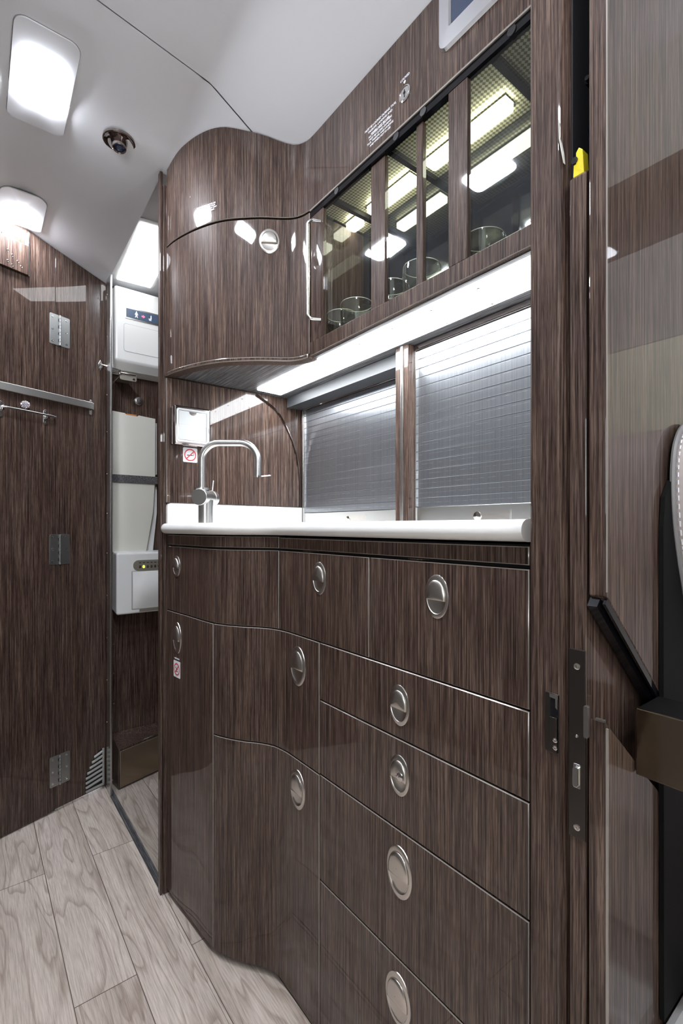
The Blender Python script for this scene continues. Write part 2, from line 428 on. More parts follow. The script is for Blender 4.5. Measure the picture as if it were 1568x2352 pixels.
# ceiling aft above the galley (over the curved cupboard) and the vestibule ceiling
mb = MB(); mb.grid(24, 12, lambda i, j: (.4165 + .53 * i / 23, seam_y(.4165 + .53 * i / 23) + .001 + (1.342 - seam_y(.4165 + .53 * i / 23)) * j / 11, zc(.4165 + .53 * i / 23, seam_y(.4165 + .53 * i / 23) + (1.342 - seam_y(.4165 + .53 * i / 23)) * j / 11)))
mb.build('ceiling_galley', 'plasterwhite', kind='structure', norm=False)
mb = MB(); mb.grid(6, 20, lambda i, j: (.4185 + .53 * i / 5, 1.344 + .956 * j / 19, zc(.4165, 1.344 + .956 * j / 19) + .016))
mb.build('ceiling_vestibule', 'plasterwhite', kind='structure', norm=False)
MB().box((-.68, -.20, 0), (-.66, 2.3, 2.05)).build('wall_left', 'dim', kind='structure')
MB().box((-1.02, -2.6, 0), (-1.0, -.20, 2.05)).build('wall_cabin_left', 'fabric', kind='structure')
MB().box((-1.0, -.22, 0), (-.68, -.20, 2.05)).build('wall_cabin_return', 'wood', kind='structure')
MB().box((-1.02, -2.62, 0), (1.04, -2.6, 2.06)).build('wall_cabin_front', 'wood', kind='structure')
for sx_ in (-1, 1):
    tag(MB().box((.86 * sx_ - .02, -2.5, 1.900 if sx_ < 0 else 1.905), (.86 * sx_ + .02, -.25, 1.912)).build('cove_fill', 'covefill'), 'long added fill light strip along the cabin %s wall behind the camera' % ('left' if sx_ < 0 else 'right'), 'lamp', 'added cabin fill strips')  # glowing strips added out of view to brighten the ceiling
wk = 0
for sx_ in (-1, 1):
    for yw in ((-.55, -1.05, -1.55, -2.05) if sx_ < 0 else (-1.05, -1.55, -2.05)):
        wk += 1; xa = -1.0 if sx_ < 0 else .963
        MB(frame((xa + (.0 if sx_ < 0 else 0), yw, 1.25), (0, -sx_), (-sx_, 0))).prism(rrect(-.15, -.20, .15, .20, .13, 8), .0005, .006).build('window_%d' % wk, 'daylight', kind='structure', label='glowing oval pane added as fill light behind the camera')  # glowing panes added as fill, shaped like cabin windows
MB().box((-1.02, -2.6, 2.06), (1.04, 2.32, 2.08)).build('leak_cover_top', 'plasterwhite', kind='structure')  # unseen outer shell, top and sides, added to stop world light leaking in
MB().box((1.03, -2.6, -.03), (1.05, .30, 2.06)).build('leak_cover_cabin', 'plasterwhite', kind='structure')
MB().box((.951, .30, -.03), (.97, 2.32, 2.06)).build('leak_cover_galley', 'plasterwhite', kind='structure')
MB().box((.41, 2.09, -.03), (.95, 2.11, 2.06)).build('leak_cover_end', 'plasterwhite', kind='structure')
MB().box((-.66, 2.28, 0), (.41, 2.3, 2.05)).build('wall_aft', 'wood', kind='structure')
MB().box((.41, 2.06, 0), (.95, 2.08, 1.96)).build('wall_vestibule', 'wood', kind='structure', label='dark straight grained wall at the end of the vestibule')
MB().box((.93, .30, 0), (.95, 2.058, 2.0)).build('wall_right', 'wood', kind='structure')
# galley end wall between the galley and the vestibule
mb = MB(); mb.box((.4165, 1.330, 0), (.928, 1.349, 1.93)).build('wall_galley_end', 'wood', kind='structure', bevel=.001, label='veneered end wall behind the tap')
MB().box((.4085, 1.3315, 0), (.4155, 1.3495, 1.965)).build('trim_2', 'wood_big', kind='structure', bevel=.0008, label='narrow vertical edge strip at the end of the galley')
# metal edge strip at the vestibule opening
tr = MB().box((.4115, 1.930, .002), (.418, 1.992, 1.935)).build('trim_3', 'steel', kind='structure', bevel=.0008, label='metal jamb strip beside the folding door')
for z in (1.88, 1.72, 1.50, 1.36, 1.20, 1.05, .90, .74, .58, .42, .26, .12):
    MB(frame((.4115, 1.985, z), (0, 1), (-1, 0))).lathe([(.0028, 0), (.0028, .0006), (.0016, .001), (.0001, .001)], seg=12).build('screw', 'nickel', tr)

# ============================================================ CABIN BEHIND THE BULKHEAD (seen in the lacquer)
MB().prism([(1.0, 1.67), (.93, 1.86), (.80, 1.95), (1.02, 1.97), (1.02, 1.67)], -2.6, .215, 'xzy').build('wall_cabin_valance', 'valance', kind='structure')
MB().box((1.0, -2.6, 1.523), (1.02, .215, 1.669)).build('wall_cabin_wood_band', 'wood', kind='structure')
MB().box((1.0, -2.6, 1.342), (1.02, .215, 1.522)).build('wall_cabin_upper', 'lightgrey', kind='structure')
mb = MB(); fab = [(1.0, 1.341), (.985, 1.335), (.975, 1.30), (.968, 1.25), (.965, 1.20), (.965, 1.135), (1.02, 1.135), (1.02, 1.341)]
mb.prism(fab, -2.6, .215, 'xzy').build('wall_cabin_side', 'fabric', kind='structure')
MB().box((.97, -2.6, 0), (1.02, .215, 1.134)).build('wall_cabin_lower', 'wood', kind='structure')

# ============================================================ BULKHEAD AND POCKET DOOR
pl = [(.5, .297), (.5, .2665), (.5015, .2650), (.512, .2590), (.93, .2590), (.93, .2995), (.5015, .2995)]
MB().prism(pl, 0.0, 1.96).build('wall_bulkhead_galley', ['wood_big'], kind='structure', label='veneered bulkhead post at the end of the galley')
up = [(.5, .931), (.5, 2.0), (.93, 1.96), (.93, .60), (.86, .60), (.6565, .7874)]
mb = MB(); mb.prism(up, .2168, .2342, 'xzy')
wb = mb.build('wall_bulkhead_cabin', ['wood'], kind='structure', bevel=.0012, label='lacquered cabin side bulkhead panel with a slanting lower edge')
# rubber seal along the slanting edge
ux, uz = .6565 - .5, .7874 - .931; L = math.hypot(ux, uz); ux /= L; uz /= L
mb = MB()
def dg(a, n, y): return (.502 + ux * a + uz * n, y, .9275 + uz * a - ux * n)
for (y0, y1, n0, n1) in ((.2172, .2200, -.001, .006), (.2240, .2338, -.001, .010)):
    i = [mb.vert(dg(a, n, y)) for a in (0, .34) for n in (n0, n1) for y in (y0, y1)]
    for q in ((0, 1, 3, 2), (4, 6, 7, 5), (0, 4, 5, 1), (2, 3, 7, 6), (0, 2, 6, 4), (1, 5, 7, 3)): mb.face([i[k] for k in q])
mb.build('edge_seal', 'blackgloss', wb)
lo_ = [(.4995, 0), (.4995, .8055), (.652, .6765), (.93, .44), (.93, 0)]
wl = MB().prism(lo_, .2168, .2342, 'xzy').build('wall_bulkhead_lower', ['wood'], kind='structure', bevel=.0012, label='lower cabin side bulkhead panel with a slanting top edge')
MB().box((.4985, .2150, 0), (.5003, .2172, .800)).build('edge_band', 'edge', wl)
MB().box((.4990, .2158, .935), (.5003, .2172, 1.99)).build('edge_band', 'edge', wb)
# clip at the lower panel's corner
cl = thing('edge_clip', (.4975, .225, .78), 'small clear plastic clip on the corner of the lower bulkhead panel', 'clip')
MB().prism(rrect(.2325, .785, .2375, .818, .002), .4945, .4990, 'yzx').build('clip_plate', 'clip', cl, bevel=.0006)
MB().box((.4950, .2170, .8065), (.4990, .2260, .8085)).build('clip_arm', 'clip', cl)
# black pieces in place of the shade inside the door pocket
MB().box((.514, .2578, .0), (.93, .2589, 1.95)).build('pocket_shade_side', 'voidshade', kind='structure')
MB().box((.575, .2345, 1.372), (.93, .2575, 1.95)).build('pocket_shade_block', 'voidshade', kind='structure')
# pocket door
d1 = thing('door_1', (.72, .2465, 0), 'sliding pocket door edge standing between the two bulkhead panels', 'sliding door', kind='structure')
MB().prism([(.5025, .0), (.5025, 1.366), (.5065, 1.370), (.925, 1.370), (.925, 0)], .2378, .2555, 'xzy').build('door_panel', 'wood_big', d1, bevel=.0012)
lp = MB().box((.5005, .2380, .6755), (.5024, .2553, .8720)).build('lock_plate', 'gunmetal', d1, bevel=.0004)
for z in (.8545, .6870):
    m_ = MB(frame((.5004, .2466, z), (0, -1), (-1, 0))); m_.lathe([(.0034, 0), (.0034, .0005), (.0024, .0008), (.0022, .0003), (.0001, .0003)], seg=20)
    m_.box((-.0014, -.0003, .0003), (.0014, .0003, .0007)); m_.box((-.0003, -.0014, .0003), (.0003, .0014, .0007)); m_.build('screw', 'nickel', lp)
m_ = MB(frame((.5004, .2466, .7405), (0, -1), (-1, 0)))
m_.prism(rrect(-.0037, -.0125, .0037, .0125, .001), 0, .0006); m_.prism(rrect(-.0027, -.0105, .0027, .0105, .0025), .0004, .0040); m_.build('latch_bolt', 'chrome', lp, bevel=.0006)
m_ = MB(frame((.5004, .2466, .782), (0, -1), (-1, 0))); m_.lathe([(.0018, 0), (.0012, .0015), (.0001, .002)], seg=10); m_.build('lock_pin', 'nickel', lp)
# strike in the galley side post
st = thing('strike_plate', (.499, .270, .755), 'dark metal strike catch let into the bulkhead post edge', 'door strike')
fm = frame((.4998, .2806, .756), (0, -1), (-1, 0))
MB(fm).prism(rrect(0, 0, .0155, .064, .001), 0, .0012).build('plate', 'gunmetal', st, bevel=.0004)
MB(fm).prism(rrect(.0065, .001, .0150, .0395, .0015), .0012, .0050).build('keeper', 'gunmetal', st, bevel=.0006)
m_ = MB(fm); m_.prism([(.0065, .0395), (.0150, .030), (.0150, .061), (.0115, .062), (.0065, .060)], .0012, .0020); m_.build('recess', 'blackgloss', st)
m_ = MB(fm); m_.prism([(.0060, .0600), (.0155, .0590), (.0155, .0635), (.0060, .0640)], .0012, .0032); m_.prism([(.0125, .050), (.0150, .048), (.0150, .060), (.0125, .060)], .0012, .003); m_.build('guide', 'chrome', st)
for z in (.016, .008):
    MB(frame((.4998 - .0050, .2806 - .0135, .756 + z), (0, -1), (-1, 0))).lathe([(.0026, 0), (.0026, .0006), (.0015, .001), (.0001, .0006)], seg=16).build('screw', 'chrome', st)
# yellow stop and actuator in the dark pocket
yt = thing('yellow_stop', (.515, .2465, 1.371), 'small yellow plastic stop on top of the pocket door edge', 'door stop')
m_ = MB(); m_.prism([(.2545, 1.371), (.2540, 1.385), (.2530, 1.384), (.2515, 1.3845), (.2515, 1.396), (.2485, 1.400), (.2445, 1.396), (.2430, 1.371)], .508, .520, 'yzx'); m_.build('stop_body', 'yellow', yt, bevel=.0008)
MB().cyl((.5070, .2528, 1.3885), (.5082, .2528, 1.3885), .0035, 16).build('stop_hole', 'black', yt)
ac = thing('door_cable', (.53, .2465, 1.44), 'black cable and clamp inside the dark pocket above the door', 'cable')
MB().tube([(.56, .2400, 1.60), (.545, .243, 1.50), (.530, .247, 1.43), (.53, .2415, 1.395)], .0022, 10).build('cable', 'blackgloss', ac)
m_ = MB(); m_.cyl((.53, .2490, 1.485), (.545, .2490, 1.485), .0045, 18); m_.cyl((.527, .2490, 1.485), (.531, .2490, 1.485), .0025, 14); m_.build('clamp', 'blackgloss', ac)
# chip of bare wood on the post corner
m_ = MB(); m_.prism([(.2662, 1.437), (.2650, 1.433), (.2652, 1.418), (.2618, 1.400), (.2606, 1.387), (.2632, 1.402), (.2655, 1.416)], .4993, .5035, 'yzx')
m_.build('splinter_chip', 'valance', label='bare wood chip broken from the bulkhead post corner', cat='chip')

# ============================================================ SEAT AT THE RIGHT EDGE
seat = thing('cabin_seat', (.80, .10, .0), 'light leather cabin seat with stitched piping against the bulkhead', 'seat')
def seat_outline(k=0.0):
    pts = [(.720, .45), (.715, .80), (.700, .90), (.678, .955), (.663, 1.0), (.657, 1.04), (.658, 1.075), (.670, 1.105), (.70, 1.125), (.76, 1.125), (.87, 1.105), (.915, 1.07), (.92, .45)]
    cx, cz = .80, .9
    return [((x - cx) * (1 - k) + cx, (z - cz) * (1 - k) + cz) for x, z in pts]
def smooth_poly(p, n=4):
    out = []
    for i in range(len(p)):
        a, b, c, d = p[i - 1], p[i], p[(i + 1) % len(p)], p[(i + 2) % len(p)]
        for k in range(n):
            t_ = k / n; out.append(tuple(.5 * (2 * b[q] + (c[q] - a[q]) * t_ + (2 * a[q] - 5 * b[q] + 4 * c[q] - d[q]) * t_ ** 2 + (3 * b[q] - a[q] - 3 * c[q] + d[q]) * t_ ** 3) for q in (0, 1)))
    return out
m_ = MB(); rings = []
for k, y in ((.10, .085), (.03, .100), (0, .125), (0, .185), (.006, .2090)):
    rings.append([m_.vert((x, y, z)) for x, z in smooth_poly(seat_outline(k))])
n = len(rings[0])
for A, B in zip(rings, rings[1:]):
    for i in range(n): m_.face((A[i], A[(i + 1) % n], B[(i + 1) % n], B[i]), 0, True)
m_.face(rings[0][::-1]); m_.face(rings[-1]); sb = m_.build('backrest', 'leather', seat)
so = smooth_poly(seat_outline(-.002)); MB().tube([(x, .2100, z) for x, z in so], .0034, 8).build('piping', 'piping', sb)
MB().prism([(.632, .43), (.630, 1.00), (.636, 1.035), (.655, 1.055), (.90, 1.06), (.90, .43)], .2110, .2157, 'xzy').build('backrest_reflection', 'darkleather', sb)  # black plate standing in for the dark seat reflection on the bulkhead
st_ = MB()
for i in range(0, len(so) - 1):
    a, b = so[i], so[i + 1]
    L = math.dist(a, b); nn = max(1, int(L / .006))
    for q in range(nn):
        t0, t1 = q / nn, (q + .6) / nn
        p0 = (a[0] + (b[0] - a[0]) * t0, .2045, a[1] + (b[1] - a[1]) * t0); p1 = (a[0] + (b[0] - a[0]) * t1, .2045, a[1] + (b[1] - a[1]) * t1)
        if a[0] < .75 and a[1] > .9: st_.cyl((p0[0] - .0005, p0[1], p0[2]), (p1[0] - .0005, p1[1], p1[2]), .0008, 6)
st_.build('stitching', 'paper', sb)
MB().box((.60, -.40, .30), (.94, .2140, .427)).build('seat_base', 'lightgrey', seat, bevel=.01)
MB().box((.64, -.38, .0), (.93, .19, .298)).build('pedestal', 'darkleather', seat)
ar = thing('side_ledge', (.75, .05, .73), 'bronze faced side ledge with dark top below the slanting panel', 'ledge')
m_ = MB(); m_.prism([(.2150, .735), (.2150, .8065), (-.30, .8065), (-.30, .728)], .5640, .5665, 'yzx'); m_.build('ledge_face', 'bronze', ar, bevel=.0012)
MB().box((.5670, -.30, .735), (.627, .2150, .8050)).build('ledge_body', 'darkleather', ar)

# ============================================================ BASE CABINET
bc = thing('base_cabinet', (.62, .82, 0), 'glossy dark veneered galley base cabinet with curved end and oval latches', 'cabinet')
# carcass follows the front
cf = MB(); nyc = 60
cy = [YS + .001 + (YE - YS - .002) * i / (nyc - 1) for i in range(nyc)]
for (z0, z1, back) in ((.012, .9775, .84),):
    A = [[cf.vert((low_x(y) + .0195, y, z)) for z in (z0, z1)] for y in cy]; B = [[cf.vert((back, y, z)) for z in (z0, z1)] for y in cy]
    for i in range(nyc - 1):
        cf.face((A[i][0], A[i][1], A[i + 1][1], A[i + 1][0])); cf.face((B[i][0], B[i + 1][0], B[i + 1][1], B[i][1]))
        cf.face((A[i][1], B[i][1], B[i + 1][1], A[i + 1][1])); cf.face((A[i][0], A[i + 1][0], B[i + 1][0], B[i][0]))
    for i in (0, nyc - 1): cf.face((A[i][0], B[i][0], B[i][1], A[i][1]))
cf.build('carcass', 'black', bc)
G = .0013
def latch(parent, y, z, pf, a, b, off=0.0, key=False):
    x, yy, nx, ny = pf(y); fm = frame((x + nx * off, yy + ny * off, z), (ny, -nx), (nx, ny))
    # u must point towards -Y side consistently: right handed with v up, w out
    m_ = MB(fm); N = 40
    prof = [(1.0, 0.0), (.985, .0012), (.93, .0020), (.82, .0024)]
    rings = [[m_.vert((a * r * math.cos(2 * math.pi * k / N), b * (r if r > .9 else r * .96) * math.sin(2 * math.pi * k / N), h)) for k in range(N)] for r, h in prof]
    ai, bi = a * .82, b * .82 * .96
    for r, h in ((.97, .0016), (.80, .0006), (.45, .0002), (.02, .0001)):
        rings.append([m_.vert((ai * r * math.cos(2 * math.pi * k / N), bi * r * math.sin(2 * math.pi * k / N), h)) for k in range(N)])
    for A, B in zip(rings, rings[1:]):
        for k in range(N): m_.face((A[k], A[(k + 1) % N], B[(k + 1) % N], B[k]), 0, True)
    lt = m_.build('latch', 'nickel', parent, norm=False)
    m_ = MB(fm); cut = -.22; a0 = math.asin(cut); K = 26
    bd = [(ai * .97 * math.cos(a0 + (math.pi - 2 * a0) * k / K), bi * .97 * math.sin(a0 + (math.pi - 2 * a0) * k / K)) for k in range(K + 1)]
    c0 = (0, bi * .25); rings = []
    for sc, h in ((1, .0010), (.985, .0040), (.93, .0052), (.75, .0064), (.4, .0072), (.03, .0075)):
        rings.append([m_.vert((c0[0] + (p[0] - c0[0]) * sc, c0[1] + (p[1] - c0[1]) * sc, h)) for p in bd])
    n = len(bd)
    for q, (A, B) in enumerate(zip(rings, rings[1:])):
        for k in range(n): m_.face((A[k], A[(k + 1) % n], B[(k + 1) % n], B[k]), 0, q > 0 and k != n - 1 or q > 1)
    m_.build('latch_paddle', 'nickel', parent, norm=False)
    if key:
        k_ = MB(fm); k_.lathe([(.0065, .0064), (.0065, .0082), (.0030, .0090), (.0001, .0092)], (-ai * .45, bi * .12, 0), 18); k_.box((-ai * .45 - .002, bi * .12 - .0008, .009), (-ai * .45 + .006, bi * .12 + .0008, .0115)); k_.build('latch_key_barrel', 'chrome', parent)
SM = (.0225, .0325); BG = (.0285, .0415)
def front(name, y0, y1, z0, z1, lab=None, latch_at=None, size=SM, key=False):
    o = bent_panel(MB(), LOW, y0 + G, y1 - G, z0 + G, z1 - G).build(name, ['wood', 'edge'], bc, norm=True)
    if lab: o['label'] = lab
    if latch_at: latch(o, latch_at[0], latch_at[1], LOW, *size, key=key)
    return o
Y7, Y8, Y6, Y4 = .769, .621, .916, 1.072
front('fascia', YS, Y6, .9515, .9770); front('fascia', Y6, YE, .9515, .9795)
front('drawer', YS, Y8, .775, .949, latch_at=(.4709, .898))
front('drawer', Y8, Y6, .775, .949, latch_at=(.7696, .899))
front('drawer', Y6, YE, .775, .949, lab='wide curved drawer front under the tap', latch_at=(1.265, .8965), size=(.021, .028))
front('drawer', YS, Y7, .663, .775, latch_at=(.5483, .7165))
front('drawer', YS, Y7, .518, .663, lab='drawer front with a keyed latch', latch_at=(.5483, .6052), key=True)
front('drawer', YS, Y7, .312, .518, latch_at=(.5483, .4517), size=BG)
front('drawer', YS, Y7, .014, .312, latch_at=(.5510, .2481), size=BG)
front('door', Y7, Y4, .516, .775, lab='upper curved door', latch_at=(.8467, .7104), size=BG)
front('door', Y7, Y4, .014, .516, lab='lower curved door', latch_at=(.8484, .4535), size=BG)
wd = front('door', Y4, YE, .014, .775, lab='tall narrow curved waste door with a sign', latch_at=(1.262, .7085), size=(.024, .0415))
for yy in (.80, .50):
    MB().box((.5415, yy, .9492), (.560, yy + .03, .9513)).build('hinge_tab', 'wood_big', bc)

def prohibition(root, fm, s, kind, round_=.003):
    """white sticker with red ring and bar; s half size (u, v)"""
    MB(fm).prism(rrect(-s[0], -s[1], s[0], s[1], round_), 0, .0006).build('sticker', 'paper', root)
    R = min(s) * .84; r_ = MB(fm); N = 40
    er = (R, R) if kind == 'cig' else (s[0] * .84, s[0] * .84)
    cyo = 0
    I = [[r_.vert((er[0] * q * math.cos(2 * math.pi * k / N), cyo + er[1] * q * math.sin(2 * math.pi * k / N), .0009)) for k in range(N)] for q in (1, .82)]
    for k in range(N): r_.face((I[0][k], I[0][(k + 1) % N], I[1][(k + 1) % N], I[1][k]))
    a = math.radians(45 if kind == 'cig' else 135); c_, s_ = math.cos(a), math.sin(a); w_ = er[0] * .09
    for sg in (1,):
        p = [(-.86 * er[0], -w_), (.86 * er[0], -w_), (.86 * er[0], w_), (-.86 * er[0], w_)]
        r_.face([r_.vert((x * c_ - y * s_, x * s_ + y * c_, .0010)) for x, y in p])
    r_.build('ring_and_bar', 'red', root, norm=False)
    k_ = MB(fm)
    if kind == 'cig':
        k_.box((-.55 * R, -.12 * R, .0006), (.42 * R, .02 * R, .0008)); k_.box((.48 * R, -.12 * R, .0006), (.60 * R, .02 * R, .0008))
        k_.prism([(.50 * R, .10 * R), (.58 * R, .10 * R), (.62 * R, .30 * R), (.55 * R, .40 * R), (.56 * R, .28 * R)], .0006, .0008)
    else:
        k_.prism([(-.45 * R, .45 * R), (-.32 * R, .50 * R), (-.02 * R, -.15 * R), (-.18 * R, -.15 * R)], .0006, .0008)
        k_.prism([(.35 * R, .40 * R), (.48 * R, .30 * R), (.12 * R, -.12 * R), (-.02 * R, -.08 * R)], .0006, .0008)
        k_.prism([(-.40 * R, -.28 * R), (.45 * R, -.28 * R), (.45 * R, -.40 * R), (-.35 * R, -.40 * R)], .0006, .0008)
    k_.build('pictogram', 'ink', root)
x, y, nx, ny = LOW(1.262)
sg = thing('waste_sticker', (x + nx * .0004, y + ny * .0004, .645), 'white sticker with a red barred ring below the latch of the tall narrow door', 'sticker')
prohibition(sg, frame((x + nx * .0004, y + ny * .0004, .6265), (ny, -nx), (nx, ny)), (.019, .0215), 'waste')
fmw = frame((x + nx * .0006, y + ny * .0006, .6525), (ny, -nx), (nx, ny)); text_mesh('door_lettering', ['TRASH ONLY'], fmw, .0048, 'label', wd)

# ============================================================ WORKTOP
wt = thing('worktop', (.68, .83, .981), 'white solid surface worktop with rounded front edge on the dark base cabinet', 'worktop')
m_ = MB(); ys = [YS + .0005 + (1.3475 - YS - .0005) * i / 89 for i in range(90)]
def wx(y):
    base = low_x(min(y, 1.328)) - .004
    if y > 1.318: base += (1 - math.sqrt(max(0, 1 - ((y - 1.318) / .030) ** 2))) * .03
    return base
rr = .0140; prof = [(rr * math.cos(math.radians(a)), rr * math.sin(math.radians(a))) for a in range(90, -91, -15)]
R_ = []
for y in ys:
    x, yy, nx, ny = path_y(lambda q: low_x(min(q, 1.328)))(min(y, 1.327)); x = wx(y)
    R_.append([m_.vert((max(x, .40) + nx * p[0] if True else 0, y + (ny * p[0] if y < 1.31 and y > .34 else 0), .9955 + p[1])) for p in prof])
Bk = [[m_.vert((.862 if .5 < 1 else 0, y, z)) for z in (1.0095, .9815)] for y in ys]
for i in range(len(ys) - 1):
    for j in range(len(prof) - 1): m_.face((R_[i][j], R_[i][j + 1], R_[i + 1][j + 1], R_[i + 1][j]), 0, True)
    m_.face((R_[i][0], R_[i + 1][0], Bk[i + 1][0], Bk[i][0])); m_.face((R_[i][-1], Bk[i][1], Bk[i + 1][1], R_[i + 1][-1])); m_.face((Bk[i][0], Bk[i + 1][0], Bk[i + 1][1], Bk[i][1]))
for i in (0, -1): m_.face(R_[i] + [Bk[i][1], Bk[i][0]])
m_.build('slab', 'white', wt)
up_ = rrect(.4225, 1.0095, .8535, 1.0625, .0012, 3); up_ = [p if p[0] > .44 or p[1] < 1.04 else p for p in up_]
poly = [(.8535, 1.0095), (.8535, 1.0618), (.4325, 1.0640), (.4265, 1.0625), (.4235, 1.0585), (.4225, 1.053), (.4225, 1.0095)]
MB().prism(poly, 1.3140, 1.3290, 'xzy').build('upstand', 'white', wt, bevel=.0015)
MB().prism([(.573, 1.0095), (.573, 1.059), (.577, 1.066), (.585, 1.070), (.795, 1.070), (.795, 1.0095)], .3245, .3400, 'xzy').build('upstand', 'white', wt, bevel=.0015)

# ============================================================ NOOK: splash panel, shutters, mullion
arc = [(.6921, 1.405), (.725, 1.389), (.755, 1.372), (.776, 1.352), (.800, 1.318), (.822, 1.276), (.837, 1.235), (.846, 1.190), (.8495, 1.14), (.850, 1.0645)]
arcs = [(.4225, 1.0660)] + [(.4225, 1.405)] + arc
sp = MB().prism(arcs, 1.3200, 1.3290, 'xzy', 0, 1).build('splash_panel', ['wood', 'edge'], label='glossy veneered splash panel with a quarter arc edge behind the tap', cat='panel', bevel=.001)
am = MB(); N_ = len(arc)
def arc_in(k, d):
    a, b = arc[max(k - 1, 0)], arc[min(k + 1, N_ - 1)]; dx, dz = b[0] - a[0], b[1] - a[1]; L = math.hypot(dx, dz)
    return (arc[k][0] + dz / L * d, arc[k][1] - dx / L * d)
RG = []
for k in range(N_):
    ri_ = arc_in(k, .0065); ro_ = arc[k]
    RG.append([am.vert(p) for p in ((ro_[0], 1.3198, ro_[1]), (ro_[0], 1.3168, ro_[1]), (ri_[0] * .5 + ro_[0] * .5, 1.3158, ri_[1] * .5 + ro_[1] * .5), (ri_[0], 1.3168, ri_[1]), (ri_[0], 1.3198, ri_[1]))])
for A, B in zip(RG, RG[1:]):
    for j in range(5): am.face((A[j], A[(j + 1) % 5], B[(j + 1) % 5], B[j]), 0, True)
for A in (RG[0], RG[-1]): am.face(A)
am.build('arc_trim', 'darkchrome', sp)
mbn = MB()
NC = [(.80, YS), (.86, YS)]
# roof of the nook
yv = [YS + .0005 + (YE - YS - .001) * i / 59 for i in range(60)]
A = [[mbn.vert((up_x(y) + .010, y, z)) for z in (1.4105, 1.4185)] for y in yv]; B = [[mbn.vert((.90, y, z)) for z in (1.4105, 1.4185)] for y in yv]
for i in range(59):
    mbn.face((A[i][0], A[i + 1][0], B[i + 1][0], B[i][0])); mbn.face((A[i][1], B[i][1], B[i + 1][1], A[i + 1][1]))
    mbn.face((A[i][0], A[i][1], A[i + 1][1], A[i + 1][0])); mbn.face((B[i][0], B[i + 1][0], B[i + 1][1], B[i][1]))
for i in (0, 59): mbn.face((A[i][0], B[i][0], B[i][1], A[i][1]))

def shutter(x, y0, y1, zt, label, slot, post):
    o = thing('roller_shutter', (x, (y0 + y1) / 2, 1.0097), label, 'roller shutter')
    m_ = MB(); zb = 1.0445; N = 17
    for k in range(N):
        za, zbb = zb + (zt - zb) * k / N, zb + (zt - zb) * (k + 1) / N
        I = [m_.vert((xx, yy, zz)) for yy in (y0 + .004, y1 - .004) for xx, zz in ((x + .0015, za), (x, za + .0012), (x, zbb - .0012), (x + .0015, zbb))]
        for j in range(3): m_.face((I[j], I[j + 1], I[4 + j + 1], I[4 + j]))
    m_.box((x + .002, y0 + .004, zb), (x + .004, y1 - .004, zt)); m_.build('curtain', 'shutter', o)
    r = MB().box((x - .002, y0 + .004, 1.0100), (x + .004, y1 - .004, zb - .0005)).build('bottom_rail', 'steel', o, bevel=.001)
    fm = frame((x - .0021, (slot[0] + slot[1]) / 2, 1.0215), (0, -1), (-1, 0)); w_ = abs(slot[1] - slot[0]) / 2
    MB(fm).prism(rrect(-w_, -.011, w_, .0125, .004), 0, .0006).build('finger_pull', 'steel', o)
    MB(fm).prism(rrect(-w_ + .002, -.010, w_ - .002, .0110, .0035), .0006, .0009).build('pull_recess', 'nickel', o)
    m_ = MB(fm); m_.lathe([(.009, .0009), (.0088, .0025), (.004, .0034), (.0001, .0036)], (-w_ * .55, 0, 0), 20); m_.build('pull_catch', 'chrome', o)
    MB().box((x - .006, y0, zt), (x + .006, y1, min(zt + .012, 1.409))).build('head_rail', 'darkchrome', o, bevel=.002)
    MB().box((x - .004, y1 - .004, 1.0105), (x + .004, y1, zt)).build('side_rail', 'steel', o)
    return o
shutter(.80, .3420, .7600, 1.397, 'brushed roller shutter at the near end of the worktop, wider one', (.612, .516), 1)
shutter(.86, .8300, 1.3090, 1.377, 'brushed roller shutter in the back of the worktop nearer the tap', (1.100, 1.000), 1)
fs = MB().box((.800, .8035, 1.379), (.8530, 1.3190, 1.4095)).build('shutter_pelmet', 'pelmet', label='dark pelmet above the roller shutter nearer the tap', cat='pelmet')
mu = thing('mullion', (.79, .782, 1.0097), 'upright veneered mullion with a metal edge between the two roller shutters', 'mullion')
MB().box((.7770, .7610, 1.0100), (.8750, .8020, 1.4100)).build('post', 'wood_big', mu, bevel=.001)
MB().box((.7745, .7760, 1.0100), (.7768, .7840, 1.4095)).build('metal_edge', 'steel', mu, bevel=.0006)
cp = MB().box((.8545, 1.3100, 1.0100), (.8700, 1.3190, 1.4100)).build('corner_post', 'steel', label='slim metal corner post beside the end wall and roller shutter', cat='post', bevel=.002)

# ============================================================ OVERHEAD CABINET
oc = thing('overhead_cabinet', (.74, .82, 1.4105), 'dark veneered overhead galley cabinet with curved end and sliding glass doors', 'cabinet')
mbn.build('cabinet_base', 'wood_h', oc)
Yd = .9655
top = lambda x, y: zc(x, y) - .002
f1 = bent_panel(MB(), UP, YS + .0005, YE - .0005, 1.7640, top).build('top_fascia', ['wood', 'edge'], oc)
v1 = bent_panel(MB(), UP, YS + .0005, Yd - .0010, 1.4120, 1.4445, t=.012).build('valance', ['wood', 'edge'], oc)
dr = bent_panel(MB(), UP, Yd + .0010, YE - .0005, 1.4190, 1.7590).build('curved_door', ['wood', 'edge'], oc)
latch(dr, 1.0475, 1.704, UP, .0255, .0310)
bent_panel(MB(), UP, Yd + .0010, YE - .0005, 1.4075, 1.4170, t=.03, b=.002, off=.006).build('bottom_moulding', ['wood_big', 'edge'], oc)
